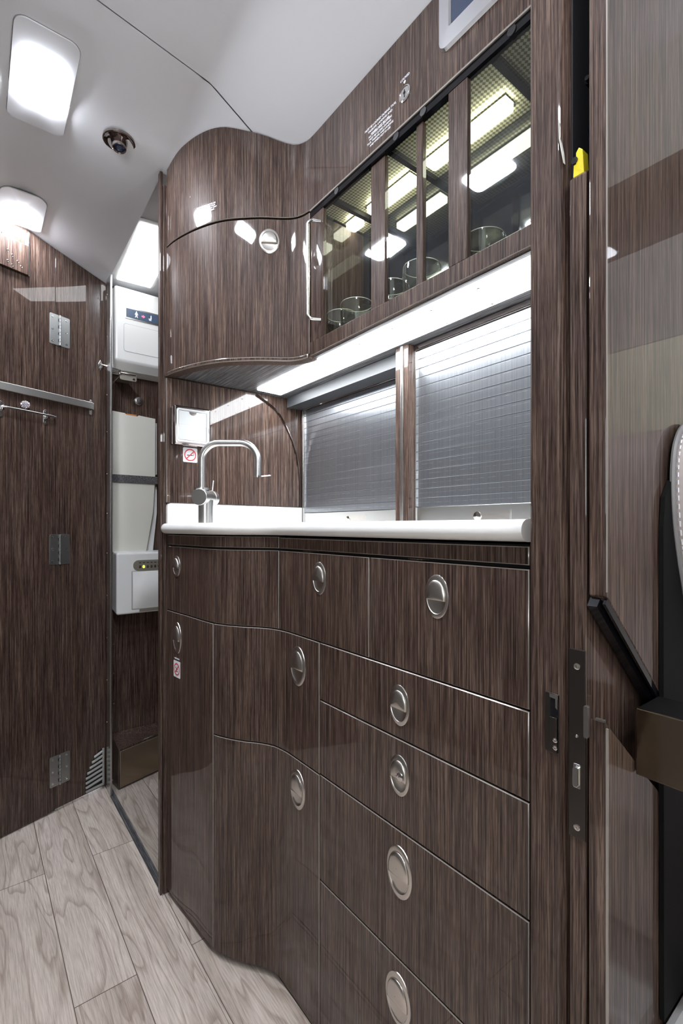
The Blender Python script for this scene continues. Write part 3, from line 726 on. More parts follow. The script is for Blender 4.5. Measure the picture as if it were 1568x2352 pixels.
# carcass: ends, back, divider, roof of display
m_ = MB(); m_.box((.8210, YS + .001, 1.4186), (.8290, YE - .001, 1.90)); m_.box((.668, .9660, 1.4190), (.8205, .9740, 1.7650)); m_.box((.668, YS + .001, 1.7760), (.8205, .9655, 1.7840)); m_.box((.668, YS + .001, 1.4190), (.8205, YS + .008, 1.7750))
m_.build('carcass', 'wood', oc)
MB().box((.8190, YS + .0085, 1.4195), (.8208, .9655, 1.7750)).build('mirror_back', 'mirror', oc)
MB().box((.672, YS + .0085, 1.4190), (.8185, .9655, 1.4235)).build('shelf', 'plasticwarm', oc)
ln = MB()
for a, b in ((.335, .462), (.475, .708), (.722, .898), (.910, .9650)): ln.box((.672, a, 1.7700), (.8185, b, 1.7755))
ln.build('embossed_lining', 'lining', oc)
for a in (.4625, .7085, .8985): MB().box((.672, a, 1.7600), (.8185, a + .0120, 1.7755)).build('divider_rib', 'blackgloss', oc)
# track
tk = MB().box((.6515, YS + .001, 1.7460), (.6640, Yd - .001, 1.7635)).build('sliding_track', 'blackgloss', oc)
for q in (.42, .60, .67, .86): MB(frame((.6512, q, 1.7535), (0, -1), (-1, 0))).lathe([(.0075, 0), (.0075, .0012), (.0001, .0012)], seg=16).build('track_stop', 'black', oc)
MB().box((.6485, YS + .001, 1.7600), (.6510, Yd - .001, 1.7632)).build('track_lip', 'edge', oc)
def stile(parent, y0, y1, x=.6520, mt='wood_big', d=.010):
    return MB().box((x, y0, 1.4455), (x + d, y1, 1.7455)).build('stile', mt, parent, bevel=.0008)
def gdoor(y0, y1, x, stiles, lab):
    g = MB().box((x + .002, y0 + .001, 1.4450), (x + .006, y1 - .001, 1.7458)).build('glass_door', 'pane', oc, label=lab)
    for a, b in stiles: stile(g, a, b, x - .001)
    return g
ga = gdoor(.3300, .5435, .6530, [(.5030, .5430)], 'sliding glass door at the near end')
gb = gdoor(.5440, .7520, .6590, [(.6080, .6235), (.7095, .7515)], 'middle sliding glass door')
gc = gdoor(.7525, .9640, .6530, [(.9140, .9640)], 'sliding glass door with the long pull handle')
hb = MB(); hz0, hz1, hx = 1.4865, 1.7170, .6250; r_ = .010
pts = [(.6520, .9230, hz1), (hx + r_, .9300, hz1)] + [(hx + r_ - r_ * math.sin(a), .9320 + .004 * a, hz1 - r_ + r_ * math.cos(a)) for a in [math.pi / 2 * k / 6 for k in range(7)]]
pts += [(hx + r_ - r_ * math.cos(a), .9380 - .004 * a, hz0 + r_ - r_ * math.sin(a)) for a in [math.pi / 2 * k / 6 for k in range(7)]] + [(.6520, .9230, hz0)]
hb.tube(pts, .0036, 14); hb.build('pull_handle', 'steel', gc)
# lock, indicator, placards on the fascia
fmx = lambda y, z, o=.0003: frame((.65 - o, y, z), (0, -1), (-1, 0))
lk = MB(fmx(.6449, 1.8170)); lk.lathe([(.0145, 0), (.0145, .0014), (.0125, .0022), (.0112, .0010), (.0108, .0016), (.0001, .0018)], seg=32); lk.build('key_lock', 'chrome', oc)
k2 = MB(fmx(.6449, 1.8170)); k2.box((-.0010, -.0070, .0018), (.0010, .0070, .0023)); k2.lathe([(.0030, .0018), (.0030, .0023), (.0001, .0023)], (0, .001, 0), 14); k2.build('keyhole', 'ink', oc)
MB(fmx(.6455, 1.8400)).lathe([(.0028, 0), (.0028, .0004), (.0001, .0004)], seg=16).build('lock_dot', 'label', oc)
text_mesh('lock_lettering', ['LOCKED'], fmx(.6450, 1.8455), .0062, 'label', oc)
text_mesh('placard_lettering', ['MUST BE LOCKED DURING TAXI,', 'TAKEOFF, LANDING AND', 'WHEN NOT IN USE'], fmx(.7150, 1.8165), .0062, 'label', oc)
text_mesh('placard_lettering', ['ALL DOORS AND DRAWERS', 'MUST BE CLOSED DURING', 'TAXI, TAKEOFF, AND LANDING', 'AND WHEN NOT IN USE'], fmx(.7150, 1.7985), .0054, 'label', oc, spacing=1.2)
x, y, nx, ny = UP(1.170)
for i, (ln_) in enumerate(['ALL DOORS AND DRAWERS', 'MUST BE CLOSED DURING', 'TAXI, TAKEOFF, AND LANDING', 'AND WHEN NOT IN USE']): pass
text_mesh('placard_lettering', ['ALL DOORS AND DRAWERS', 'MUST BE CLOSED DURING', 'TAXI, TAKEOFF, AND LANDING', 'AND WHEN NOT IN USE'], frame((x + nx * .0008, y + ny * .0008, 1.8090), (ny, -nx), (nx, ny)), .0048, 'label', oc, spacing=1.1)
# monitor
mo = thing('wall_monitor', (.645, .45, 1.817), 'silver framed control screen on the overhead fascia, cut by the picture top', 'screen')
fr_ = MB(fmx(.4400, 1.8765, .0004)); 
def bez(w, h, pinch): return [(-w * .93, -h), (w * .93, -h), (w, -h * .86), (w * (1 - pinch), h * .86), (w * .92, h), (-w * .92, h), (-w * (1 - pinch), h * .86), (-w, -h * .86)]
oo = rrect(-.118, -.0580, .118, .0560, .016); ii = rrect(-.092, -.0270, .092, .0380, .003)
no = len(oo)
R0 = [fr_.vert((p[0], p[1], 0)) for p in oo]; R1 = [fr_.vert((p[0] * .985, p[1] * .97, .0065)) for p in oo]; R2 = [fr_.vert((p[0] * 1.03, p[1] * 1.05, .0075)) for p in ii]; R3 = [fr_.vert((p[0], p[1], .0035)) for p in ii]
for A, B in ((R0, R1), (R1, R2), (R2, R3)):
    for k in range(no): fr_.face((A[k], A[(k + 1) % no], B[(k + 1) % no], B[k]), 0, False)
fr_.face(R0[::-1]); fr_.build('bezel', 'bezel', mo)
MB(fmx(.4400, 1.8765, .0004)).prism(rrect(-.091, -.0262, .091, .0372, .003), .0030, .0040).build('display', 'navy', mo)

# cabinet strip lamps
for k, (a, b) in enumerate(((.500, .690), (.735, .880), (.918, .960))):
    lab = ['warm white strip lamp above the glasses, near end', 'warm white strip lamp above the glasses, middle bay', 'warm white strip lamp above the glasses, short piece by the curved door'][k]
    o = thing('cabinet_strip_lamp', (.7695, (a + b) / 2, 1.7600), lab, 'lamp', 'strip lamps in the glass cabinet')
    MB().box((.7530, a - .002, 1.7670), (.7860, b + .002, 1.7698)).build('lamp_housing', 'steel', o)
    MB().prism(rrect(.7545, a, .7845, b, .006), 1.7570, 1.7668).build('diffuser', 'inner', o)

# under cabinet strip
us = thing('under_cabinet_lamp', (.7175, .84, 1.4050), 'long bright strip lamp under the overhead cabinet', 'lamp')
pl_ = [(.6770, .3245), (.7590, .3245), (.7590, 1.2890), (.6770, 1.2840)]
MB().prism(pl_, 1.4060, 1.4103).build('diffuser', 'strip', us)
for k in range(9):
    for x in (.684, .752):
        MB().cyl((x, .40 + .105 * k + (.02 if x > .7 else 0), 1.4050), (x, .40 + .105 * k + (.02 if x > .7 else 0), 1.4061), .0028, 12).build('screw', 'nickel', us)

# glasses
def tumbler():
    o = thing('tumbler', (0, 0, 1.4240), '', 'glass')
    pr = [(.0001, .004), (.026, .004), (.029, .010), (.0355, .045), (.0375, .070), (.0365, .0880), (.0378, .0882), (.0388, .070), (.0368, .044), (.031, .008), (.028, .0), (.0001, .0)]
    MB(Matrix.Translation((0, 0, 1.4240))).lathe(pr, seg=36).build('bowl', 'tumbler', o, norm=True)
    MB(Matrix.Translation((0, 0, 1.4240))).lathe([(.0366, .0878), (.0372, .0890), (.0378, .0878)], seg=36).build('rim', 'white', o)
    return o
T0 = tumbler()
spots = [((.7250, .5240), 'stemless glass behind the sliding glass door nearest the bulkhead'),
         ((.7080, .6560), 'stemless glass behind the thin stile of the middle glass door'),
         ((.7120, .7480), 'stemless glass behind the wide stile left of the middle glass door'),
         ((.7060, .8560), 'stemless glass, second from the curved door end'),
         ((.7140, .9230), 'stemless glass nearest the long pull handle'),
         ((.7780, .4300), 'stemless glass at the back by the mirror, near end'),
         ((.7800, .6120), 'stemless glass at the back by the mirror, between the near doors'),
         ((.7780, .8100), 'stemless glass at the back by the mirror, far end')]
for k, ((x, y), lab) in enumerate(spots):
    if k == 0: r = T0
    else:
        r = T0.copy(); COL.objects.link(r)
        for ch in T0.children:
            if ch.parent == T0:
                c_ = ch.copy(); COL.objects.link(c_); c_.parent = r
    r.location = (x, y, 1.4240); tag(r, lab, 'glass', 'stemless glasses in the overhead cabinet')

# ============================================================ DISPENSER, STICKER, TAP
dp = thing('towel_dispenser', (.4815, 1.31, 1.2215), 'dark chrome box with brushed two part flap mounted on the wall above the tap', 'dispenser')
fd = frame((.4815, 1.3195, 1.2740), (1, 0), (0, -1))
MB(fd).prism(rrect(-.0500, -.0520, .0500, .0520, .004), 0, .014).build('backplate', 'darkchrome', dp, bevel=.0015)
MB(fd).prism(rrect(-.0500, -.0530, .0510, .0530, .004), .015, .0330).build('housing', 'darkchrome', dp, bevel=.004, seg=3)
fr_ = MB(fd); o1 = rrect(-.0440, -.0450, .0440, .0450, .006); o2 = rrect(-.0390, -.0400, .0390, .0400, .003); no = len(o1)
I = [[fr_.vert((*p, h)) for p in oo_] for oo_, h in ((o1, .0330), (o1, .0350), (o2, .0345), (o2, .0333))]
for A, B in zip(I, I[1:]):
    for k in range(no): fr_.face((A[k], A[(k + 1) % no], B[(k + 1) % no], B[k]))
fr_.build('flap_frame', 'flap', dp)
u_ = MB(fd); u_.box((-.0380, .0005, .0331), (.0380, .0390, .0341)); u_.build('upper_flap', 'flap', dp, bevel=.0003)
MB(fd).box((-.0380, -.0390, .0331), (.0380, -.0005, .0341)).build('lower_flap', 'flap', dp, bevel=.0003)
k_ = MB(fd); pts = [(.010 * math.cos(math.pi + math.pi * k / 12), .0380 + .0095 * math.sin(math.pi + math.pi * k / 12)) for k in range(13)]
k_.prism(pts, .0340, .0346); k_.build('finger_notch', 'darkchrome', dp)
ns = thing('no_smoking_sticker', (.487, 1.3195, 1.18), 'white no smoking sticker under the chrome dispenser beside the tap', 'sticker')
prohibition(ns, frame((.4868, 1.3198, 1.2000), (1, 0), (0, -1)), (.0202, .0202), 'cig')

fa = thing('tap', (.4912, 1.22, 1.0097), 'brushed steel mixer tap with a squared swan neck spout on the worktop', 'tap')
B0 = Vector((.4912, 1.22, 0)); rd = Vector((.7912, -.6115, 0)); ax = Vector((.755, .656, 0))
MB().lathe([(.0001, 0), (.0195, 0), (.0195, .0600), (.0001, .0600)], (B0.x, B0.y, 1.0098), 28).build('pillar', 'steel', fa)
cz = 1.0770; c0 = B0 - rd * .0030 - ax * .030; c1 = c0 + ax * .0560; c2 = c0 + ax * .0575; c3 = c0 + ax * .0760
m_ = MB(); m_.cyl((c0.x, c0.y, cz), (c1.x, c1.y, cz), .0215, 36); m_.build('body', 'steel', fa, bevel=.001)
MB().cyl((c2.x, c2.y, cz), (c3.x, c3.y, cz), .0215, 36).build('mixer_ring', 'steel', fa, bevel=.001)
p = B0 - rd * .0080 - ax * .004
MB().cyl((p.x, p.y, cz + .0185), (p.x, p.y, cz + .0250), .0200, 28).build('collar', 'steel', fa)
l0 = c2 + ax * .009 + rd * .004; l1 = l0 + rd * .003
MB().tube([(l0.x, l0.y, cz + .0200), (l1.x, l1.y, cz + .0480)], .0023, 10).build('lever', 'steel', fa)
s0 = p; s1 = s0 + rd * .1465; zt = 1.2200; R = .046; pts = [(s0.x, s0.y, cz + .024)]
for k in range(11):
    a = math.pi / 2 * k / 10; q = s0 + rd * (R - R * math.cos(a)); pts.append((q.x, q.y, zt - R + R * math.sin(a)))
for k in range(11):
    a = math.pi / 2 * k / 10; q = s1 - rd * (R - R * math.sin(a)); pts.append((q.x, q.y, zt - R + R * math.cos(a)))
pts.append((s1.x, s1.y, 1.1330)); MB().tube(pts, .0092, 18).build('spout', 'steel', fa)
MB().cyl((s1.x, s1.y, 1.1295), (s1.x, s1.y, 1.1335), .0112, 22).build('aerator', 'chrome', fa)
fl = s1 + rd * .004; fe = s1 + rd * .034
MB().tube([(fl.x, fl.y, 1.1318), (fe.x, fe.y, 1.1345)], .0013, 8).build('aerator_pin', 'chrome', fa)

# ============================================================ CEILING FITTINGS
def cpoly(poly, dz0, dz1, mt, name, parent):
    cx = sum(p[0] for p in poly) / len(poly); cy_ = sum(p[1] for p in poly) / len(poly); m_ = MB(); n = len(poly)
    lo = [m_.vert((x, y, zc(x, y) + dz0)) for x, y in poly]; hi = [m_.vert((x, y, zc(x, y) + dz1)) for x, y in poly]
    inn = [m_.vert((cx + (x - cx) * .5, cy_ + (y - cy_) * .5, zc(cx + (x - cx) * .5, cy_ + (y - cy_) * .5) + dz0)) for x, y in poly]; c = m_.vert((cx, cy_, zc(cx, cy_) + dz0))
    for k in range(n):
        k2 = (k + 1) % n; m_.face((lo[k], inn[k], inn[k2], lo[k2]), 0, True); m_.face((inn[k], c, inn[k2]), 0, True); m_.face((lo[k], lo[k2], hi[k2], hi[k]))
    return m_.build(name, mt, parent)
LL = ['square ceiling lamp in a rounded white panel at the upper left', 'square ceiling lamp half hidden above the folding door',
      'ceiling lamp above the aisle, outside the picture top', 'ceiling lamp over the camera, seen only as a reflection', 'cabin ceiling lamp behind the camera', 'rear cabin ceiling lamp far behind the camera']
for k, yc in enumerate((1.280, 1.843, .835, .230, -.42, -1.1)):
    o = thing('ceiling_lamp', (.130, yc, zc(.13, yc) - .006), LL[k], 'ceiling lamp', 'ceiling lamps along the aisle')
    y0, y1 = yc - .137, yc + .137
    if k == 1: y1 = yc + .060
    cpoly(rrect(.0690, y0, .1900, y1, .024), -.0012, -.0002, 'grey', 'gasket', o)
    cpoly(rrect(.0702, y0 + .0012, .1888, y1 - .0012, .023), -.0040, -.0010, 'plasterwhite', 'panel', o)
    cpoly(rrect(.0930, yc - (.0680 if k != 1 else .034), .1680, min(yc + .0680, y1 - .006), .020), -.0074, -.0038, 'lamp', 'lens', o)
va, vy = .3035, 1.325; vz = zc(va, vy)
ve = thing('air_gasper', (va, vy, vz - .02), 'round dark chrome air gasper in the ceiling', 'air vent')
MB(Matrix.Translation((va, vy, vz)) @ Matrix.Rotation(math.pi, 4, 'X')).lathe([(.0385, -.003), (.0385, .0022), (.0355, .0034), (.0330, .0020), (.0260, -.002), (.0190, -.002)], seg=40).build('trim_ring', 'darkchrome', ve, norm=False)
MB(Matrix.Translation((va, vy, vz)) @ Matrix.Rotation(math.pi - .15, 4, 'X')).lathe([(.0210, -.002), (.0190, .008), (.0165, .0210), (.0150, .0225), (.0125, .0200)], seg=36).build('nozzle', 'darkchrome', ve, norm=False)
MB(Matrix.Translation((va, vy, vz)) @ Matrix.Rotation(math.pi - .15, 4, 'X')).lathe([(.0128, .019), (.008, .0195), (.006, .0180), (.0001, .0180)], seg=24).build('valve', 'navy', ve, norm=False)

# vestibule ceiling lamp
lz = lambda y: zc(.4165, y) + .016
vl = thing('vestibule_lamp', (.52, 1.76, lz(1.76) - .006), 'large bright white ceiling panel inside the vestibule', 'ceiling lamp')
P_ = [(.4280, 1.592), (.545, 1.575), (.556, 1.78), (.566, 1.970), (.446, 1.978)]
def flat_patch(poly, dz, mt, name, par):
    m_ = MB(); n = len(poly); lo = [m_.vert((x, y, lz(y) + dz)) for x, y in poly]; hi = [m_.vert((x, y, lz(y) + dz + .003)) for x, y in poly]
    m_.face(lo); m_.face(hi)
    for k in range(n): m_.face((lo[k], lo[(k + 1) % n], hi[(k + 1) % n], hi[k]))
    return m_.build(name, mt, par)
flat_patch([(.421, 1.570), (.565, 1.555), (.575, 1.78), (.580, 1.982), (.421, 1.985)], -.0035, 'plastic', 'lamp_frame', vl)
flat_patch(P_, -.0068, 'lavlamp', 'lens', vl)

# ============================================================ VESTIBULE FITTINGS
fv = lambda x, z, y=1.98: frame((x, y, z), (1, 0), (0, -1))
ub = thing('overhead_service_unit', (.56, 2.02, 1.62), 'white overhead unit with a lit return to seat sign inside the vestibule', 'service unit')
m_ = MB(); m_.prism([(1.980, 1.640), (1.980, 1.925), (2.058, 1.933), (2.058, 1.600), (2.010, 1.612)], .437, .80, 'yzx'); m_.build('housing', 'plastic', ub, bevel=.010, seg=4)
MB(fv(.4745, 1.806)).prism(rrect(0, 0, .16, .046, .004), 0, .0016).build('sign_frame', 'steel', ub, bevel=.0006)
sgn = MB(fv(.4785, 1.812)).prism(rrect(0, 0, .150, .034, .001), .0016, .0024).build('sign_window', 'signglass', ub)
k_ = MB(fv(.5085, 1.829))
k_.prism(ellipse(.0075, .0105, .0022, .0025, 14), .0026, .0030); k_.prism([(.0042, .0075), (.0108, .0075), (.0140, -.0010), (.0122, -.0020), (.0100, .0020), (.0105, -.0030), (.0130, -.0120), (.0100, -.0120), (.0075, -.0050), (.0050, -.0120), (.0020, -.0120), (.0045, -.0030), (.0050, .0020), (.0028, -.0020), (.0010, -.0010)], .0026, .0030)
k_.build('person_pictogram', 'label', sgn)
MB(fv(.5085, 1.829)).prism([(.0270, .0015), (.0270, -.0035), (.0330, -.0035), (.0330, -.0070), (.0400, -.001), (.0330, .005), (.0330, .0015)], .0026, .0030).build('arrow_pictogram', 'arrow', sgn)
k_ = MB(fv(.5085, 1.829)); k_.prism([(.0610, .0100), (.0640, .0110), (.0650, -.0010), (.0640, -.0060), (.0530, -.0060), (.0530, -.0030), (.0600, -.0025)], .0026, .0030); k_.box((.0550, -.0105, .0026), (.0640, -.0072, .0030)); k_.build('seat_pictogram', 'label', sgn)
fr_ = MB(fv(.4700, 1.6780)); o1 = rrect(0, 0, .20, .108, .009); o2 = rrect(.0010, .0010, .199, .107, .0082); no = len(o1)
A = [fr_.vert((*p, .0005)) for p in o1]; B = [fr_.vert((*p, .0005)) for p in o2]
for k in range(no): fr_.face((A[k], A[(k + 1) % no], B[(k + 1) % no], B[k]))
fr_.build('hatch_outline', 'grey', ub, norm=False)
MB(fv(.4712, 1.6792)).prism(rrect(0, 0, .1976, .1056, .008), .0002, .0010).build('hatch', 'plastic', ub)

kn = thing('round_knob', (.5463, 2.05, 1.505), 'round steel knob on the dark vestibule wall', 'knob')
MB(fv(.5463, 1.5134, 2.0595)).lathe([(.0175, 0), (.0175, .002), (.0150, .005), (.0090, .006), (.0085, .011), (.0070, .0130), (.0001, .0135)], seg=30).build('knob_body', 'steel', kn)
ft = thing('folded_tray', (.52, 2.035, .90), 'pale folded tray board strapped upright against the vestibule wall', 'tray')
m_ = MB(fv(0, 0, 2.046)); m_.prism([(.4420, .9000), (.5690, .9000), (.5960, 1.060), (.6040, 1.205), (.6050, 1.4440), (.540, 1.4490), (.5340, 1.4440), (.4950, 1.4450), (.4880, 1.4510), (.4420, 1.4540)], 0, .012); m_.build('board', 'plasticwarm', ft, bevel=.001)
m_ = MB(fv(0, 0, 2.0585)); m_.prism([(.5700, .9000), (.6000, .9000), (.6160, 1.060), (.6160, 1.430), (.4450, 1.430), (.4450, .9000)], 0, .008); m_.build('rear_board', 'plastic', ft, bevel=.001)
MB(fv(0, 0, 2.0465)).box((.4960, 1.4350, -.001), (.5330, 1.4515, .0060)).build('wood_insert', 'orange', ft)
sp_ = thing('retaining_strap', (.53, 2.03, 1.175), 'grey wood grained retaining bar across the pale tray', 'retaining bar')
MB(fv(0, 0, 2.033)).prism(rrect(.4410, 1.1750, .6130, 1.2055, .002), 0, .004).build('bar', 'wood_h', sp_, bevel=.0008)
MB(fv(.6060, 1.165, 2.040)).prism(rrect(0, 0, .007, .050, .003), 0, .004).build('bar_bracket', 'chrome', sp_)
# dispenser / control unit
du = thing('control_unit', (.54, 2.02, .655), 'white wall unit with indicator lights and a curved flap in the vestibule', 'wall unit')
m_ = MB(); m_.prism([(1.980, .660), (1.980, .8990), (2.058, .9040), (2.058, .672)], .4440, .80, 'yzx'); m_.build('housing', 'plastic', du, bevel=.008, seg=4)
pn = MB(fv(.5040, .8285)).prism(rrect(0, 0, .20, .041, .019, 8), 0, .0022).build('indicator_panel', 'beige', du, bevel=.0006)
for k in range(6):
    MB(fv(.5290 + .0145 * k, .8430)).lathe([(.0045, .0022), (.0045, .0030), (.0036, .0034), (.0001, .0042)], seg=16, ey=1.3).build('indicator_light', 'ledg' if k == 1 else 'ledoff', pn)
    MB(fv(.5255 + .0145 * k, .8570)).box((0, 0, .0022), (.0085, .0030, .0024)).build('indicator_caption', 'ink', pn)
m_ = MB(); N = 14
m_.grid(12, N, lambda i, j: (.5000 + .002 + .14 * i / 11 - 0, 1.978 - .016 * math.sin(math.pi * (j / (N - 1))) * (1 if 1 else 0) * min(1, (.15 + i * .35)), .6800 + .1450 * j / (N - 1)))
m_.build('curved_flap', 'plastic', du, norm=False)
MB(fv(.4985, .6770)).prism(rrect(0, 0, .15, .150, .002), -.001, .0006).build('flap_surround', 'grey', du)
MB(fv(.5260, .6680)).box((0, 0, 0), (.12, .0120, .006)).build('flap_handle', 'beige', du, bevel=.001)
# floor box
fb = thing('floor_step_box', (.53, 2.01, 0), 'low slanted box with polished front on the vestibule floor', 'box')
m_ = MB()
A_ = (.4480, 1.968); B_ = (.6200, 2.023)
fl_ = [(A_[0], A_[1], -.002), (B_[0], B_[1], -.002), (B_[0], B_[1], .150), (A_[0] + .002, A_[1] + .004, .150)]
i0 = [m_.vert(p) for p in fl_]; i1 = [m_.vert((p[0] - .008 if k in (0, 3) else p[0], 2.057, p[2] + (.035 if k > 1 else 0))) for k, p in enumerate(fl_)]
m_.face(i0); m_.face(i1[::-1])
for k in range(4): m_.face((i0[k], i0[(k + 1) % 4], i1[(k + 1) % 4], i1[k]))
m_.build('box_body', 'wood', fb, bevel=.002)
fpl, fL = line(A_, B_, 1)
bent_panel(MB(), fpl, .006, fL - .003, .004, .143, t=.002, b=.0008, off=.003).build('polished_front', ['bronze', 'edge'], fb)
for z in (.535, .42, .30): 
    MB(fv(.4520, z, 2.0595)).lathe([(.0035, 0), (.003, .001), (.0001, .001)], seg=12).build('wall_screw', 'nickel', bpy.data.objects['wall_vestibule'])

# ============================================================ FOLDING DOOR
HA = (.414, 2.015); HB = (.238, 1.948)
ld = Vector((.9297516, .3681874)); HC = (HB[0] - ld.x * .62, HB[1] - ld.y * .62)
d2 = thing('door_2', (.10, 1.93, 0), 'veneered folding door of two leaves joined by steel hinges', 'folding door', kind='structure')
pr_, LR = line(HB, HA, 1); pl2, LLf = line(HC, HB, 1)
topd = lambda x, y: min(zc(x, y) - .002, 2.05)
lr = bent_panel(MB(), pr_, .0008, LR, .010, topd, t=.018, b=.0007, step=.05).build('door_leaf', ['wood', 'wood_big'], d2, label='leaf at the vestibule side')
ll = bent_panel(MB(), pl2, 0, LLf - .0008, .006, topd, t=.018, b=.0007, step=.05).build('door_leaf', ['wood', 'wood_big'], d2, label='leaf running out of the picture')
eR = Vector((HA[0] - HB[0], HA[1] - HB[1])).normalized(); nR = Vector((eR.y, -eR.x)); nL = Vector((ld.y, -ld.x))
fR = lambda u, z, o=.0002: frame((HB[0] + eR.x * u + nR.x * o, HB[1] + eR.y * u + nR.y * o, z), eR, nR)
fL_ = lambda u, z, o=.0002: frame((HB[0] - ld.x * u + nL.x * o, HB[1] - ld.y * u + nL.y * o, z), ld, nL)
HL = ['steel butt hinge near the top of the folding door', 'steel butt hinge at worktop height on the folding door', 'steel butt hinge near the foot of the folding door']
for k, zc0 in enumerate((1.692, .9205, .144)):
    o = thing('butt_hinge', (HB[0], HB[1], zc0 - .0535), HL[k], 'hinge', 'hinges of the folding door')
    hh = .0535
    MB(fL_(0, zc0)).prism(rrect(-.0200, -hh, .0130, hh, .005), 0, .0016).build('hinge_leaf', 'hinge', o, bevel=.0004)
    MB(fR(0, zc0)).prism(rrect(.0150, -hh, .0500, hh, .005), 0, .0016).build('hinge_leaf', 'hinge', o, bevel=.0004)
    b = MB(fR(0, zc0))
    for q in range(9): b.cyl((.0145, -hh + .107 * q / 9 + .0006, .0034), (.0145, -hh + .107 * (q + 1) / 9 - .0006, .0034), .0036, 14)
    b.build('knuckle', 'hinge', o)
    b2 = MB(fR(0, zc0))
    for q in range(4): b2.box((.0090, -hh + .107 * (2 * q + 1) / 9 + .001, .0016), (.0115, -hh + .107 * (2 * q + 2) / 9 - .001, .0024))
    b2.build('knuckle_gap', 'ink', o)
    for dv in (-.042, 0, .042):
        MB(fL_(0, zc0 + dv, .0017)).lathe([(.0042, 0), (.0038, .0006), (.0024, .0007), (.0020, .0002), (.0001, .0002)], (-.0100, 0, 0), 16).build('screw', 'nickel', o)
        MB(fR(0, zc0 + dv, .0017)).lathe([(.0042, 0), (.0038, .0006), (.0024, .0007), (.0020, .0002), (.0001, .0002)], (.0380, 0, 0), 16).build('screw', 'nickel', o)
# flat rail
tb = thing('flat_rail', (.20, 1.90, 1.43), 'flat brushed steel rail running across both door leaves', 'rail')
e0 = Vector((HB[0] + eR.x * .124, HB[1] + eR.y * .124)) + nR * .020; e1 = Vector(HC) + nL * .020 + ld * .10
dv = (e0 - e1).normalized(); nn_ = Vector((dv.y, -dv.x)); lenr = (e0 - e1).length
MB(frame((e1.x, e1.y, 1.4480), dv, nn_)).box((0, -.0130, -.003), (lenr, .0120, .003)).build('bar', 'rail', tb, bevel=.0012)
MB(fR(.1230, 1.4460)).prism(rrect(-.002, -.0290, .0090, .0270, .004), 0, .003).build('bracket', 'chrome', tb, bevel=.0006)
MB(fR(.1230, 1.4460)).box((-.001, -.0125, .003), (.005, .0115, .022)).build('bracket_arm', 'chrome', tb, bevel=.0006)
# round grab bar
gr = thing('towel_bar', (.15, 1.90, 1.36), 'round steel towel bar on oval brackets below the flat rail', 'towel bar')
for u in (.0330, .1720):
    MB(fL_(u, 1.3770)).prism(rrect(-.0090, -.0260, .0070, .0260, .0078), 0, .0035).build('bracket', 'steel', gr, bevel=.001)
    MB(fL_(u, 1.3770)).prism(rrect(-.0040, -.0060, .0030, .0100, .002), .0035, .0200).build('bracket_arm', 'chrome', gr, bevel=.0006)
    for q in (-.018, .018): MB(fL_(u, 1.3770 + q, .0036)).lathe([(.0035, 0), (.003, .0008), (.0001, .0008)], (-.001, 0, 0), 12).build('screw', 'nickel', gr)
pts = [fL_(u, z, o) @ Vector((0, 0, 0)) for u, z, o in ((.185, 1.378, .010), (.178, 1.381, .018), (.160, 1.3825, .0215), (.12, 1.3825, .022), (.05, 1.3815, .022), (.020, 1.381, .022), (.009, 1.380, .020), (.006, 1.380, .006))]
MB().tube(pts, .0034, 12).build('bar', 'steel', gr)
cr = thing('crystal_knob', (.141, 1.91, 1.392), 'round faceted crystal knob above the towel bar', 'knob')
m_ = MB(); cc = fL_(.1028, 1.4045, .010) @ Vector((0, 0, 0))
for k in range(46):
    a = math.acos(1 - 2 * (k + .5) / 46); ph = k * 2.39996
    q = cc + Vector((math.sin(a) * math.cos(ph), math.sin(a) * math.sin(ph), math.cos(a))) * .0115
    d = (q - cc).normalized(); m_.cyl(q - d * .002, q + d * .0022, .0028, 6, .0014)
m_.build('facets', 'crystal', cr)
# vent grille in the foot of the right leaf
vg = thing('vent_grille', (.375, 2.0, .02), 'grey slatted vent grille in the lower corner of the folding door', 'vent grille')
A2 = [(.108, .018), (.1790, .018), (.1790, .158), (.158, .150), (.134, .120), (.124, .098), (.108, .070)]
MB(fR(0, 0)).prism(A2, 0, .0008).build('backing', 'black', vg)
f_ = MB(fR(0, 0)); f_.box((.172, .018, .0008), (.179, .156, .006)); f_.box((.108, .016, .0008), (.179, .024, .006)); f_.build('grille_frame', 'grey', vg, bevel=.001)
for q in range(7):
    z = .030 + q * .0170; u0 = .108 if z < .07 else (.108 + (z - .07) * .52)
    m_ = MB(fR(0, 0)); i = [m_.vert(p) for p in ((u0, z, .001), (.172, z + .010, .001), (.172, z + .017, .001), (u0, z + .007, .001), (u0, z, .006), (.172, z + .010, .006), (.172, z + .014, .006), (u0, z + .004, .006))]
    for f in ((0, 3, 2, 1), (4, 5, 6, 7), (0, 1, 5, 4), (2, 3, 7, 6), (1, 2, 6, 5), (0, 4, 7, 3)): m_.face([i[k] for k in f])
    m_.build('slat', 'grey', vg)
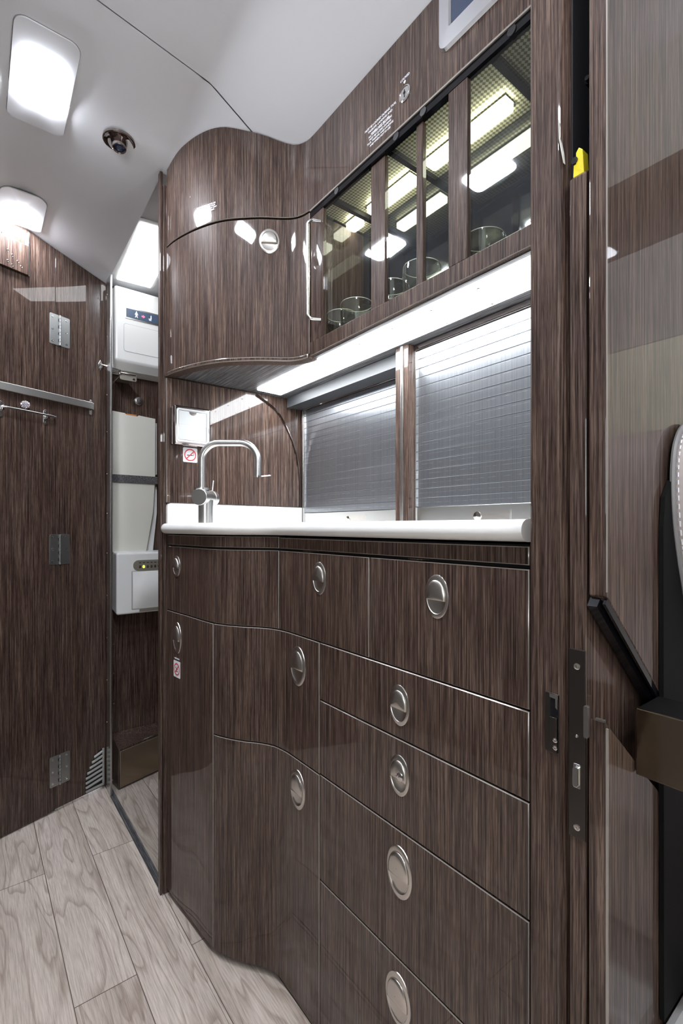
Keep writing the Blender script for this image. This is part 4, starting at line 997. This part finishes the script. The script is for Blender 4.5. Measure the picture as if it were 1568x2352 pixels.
# sign box at the top of the left leaf
sb_ = thing('wall_plate', (.12, 1.90, 1.83), 'veneered plate with small marks and a glass strip high on the folding door', 'plate')
m_ = MB(fL_(0, 0)); m_.prism([(-.0915, 1.8370), (-.0915, 1.9350), (-.24, 1.9350), (-.24, 1.8370)], .0005, .0100); m_.build('plate', 'wood', sb_, bevel=.0012)
m_ = MB(fL_(0, 0)); m_.box((-.0935, 1.8340, .0005), (-.0895, 1.9800, .0110)); m_.build('edge_post', 'chrome', sb_, bevel=.0005)
MB(fL_(0, 0)).box((-.24, 1.9360, .004), (-.0940, 1.9720, .0070)).build('glass_strip', 'pane', sb_)
MB(fL_(0, 0)).prism(rrect(-.170, 1.9400, -.1630, 1.9520, .001), .0071, .0100).build('glass_clip', 'steel', sb_)
for u, z in ((.115, 1.8560), (.125, 1.8680), (.142, 1.8800), (.155, 1.8900), (.142, 1.8480), (.155, 1.8560)):
    MB(fL_(0, 0)).lathe([(.0040, .0102), (.0034, .0108), (.0028, .0102)], (-u, z, 0), 14).build('ring_mark', 'chrome', sb_)
# door stay
ds = thing('door_stay', (.43, 1.98, 1.60), 'slim steel door stay linking the folding door to the vestibule', 'door stay')
MB(fR(.1640, 1.6150)).prism([(-.010, 0), (0, .018), (.008, .004), (.008, -.010), (0, -.022), (-.008, -.012)], 0, .004).build('pivot_plate', 'chrome', ds, bevel=.0008)
q0 = fR(.1640, 1.6150, .010) @ Vector((0, 0, 0))
MB().tube([tuple(fR(.1640, 1.6150, .003) @ Vector((0, 0, 0))), tuple(q0)], .003, 8).build('pivot', 'chrome', ds)
q1 = Vector((.4480, 1.9350, 1.5880))
MB().tube([q0, q1], .0018, 8).build('rod', 'chrome', ds)
MB().tube([q0 + Vector((.03, 0, -.028)), q1 + Vector((0, 0, -.004))], .0014, 8).build('rod', 'chrome', ds)
m_ = MB(fv(.4700, 1.5720, 1.955)); m_.prism(rrect(-.020, -.014, .040, .014, .006), 0, .004); m_.build('anchor_plate', 'beige', ds, bevel=.001)
m_ = MB(fv(.4700, 1.5720, 1.955)); m_.cyl((-.02, .010, .006), (.036, .010, .006), .0032, 12); m_.cyl((-.021, .004, .006), (-.021, .018, .006), .005, 12); m_.build('anchor_knuckle', 'chrome', ds)
MB(fv(.5000, 1.5660, 1.9508)).lathe([(.0050, 0), (.004, .0012), (.0001, .001)], seg=16).build('screw', 'chrome', ds)
MB().box((.455, 1.956, 1.5760), (.505, 2.0590, 1.5800)).build('anchor_arm', 'beige', ds)
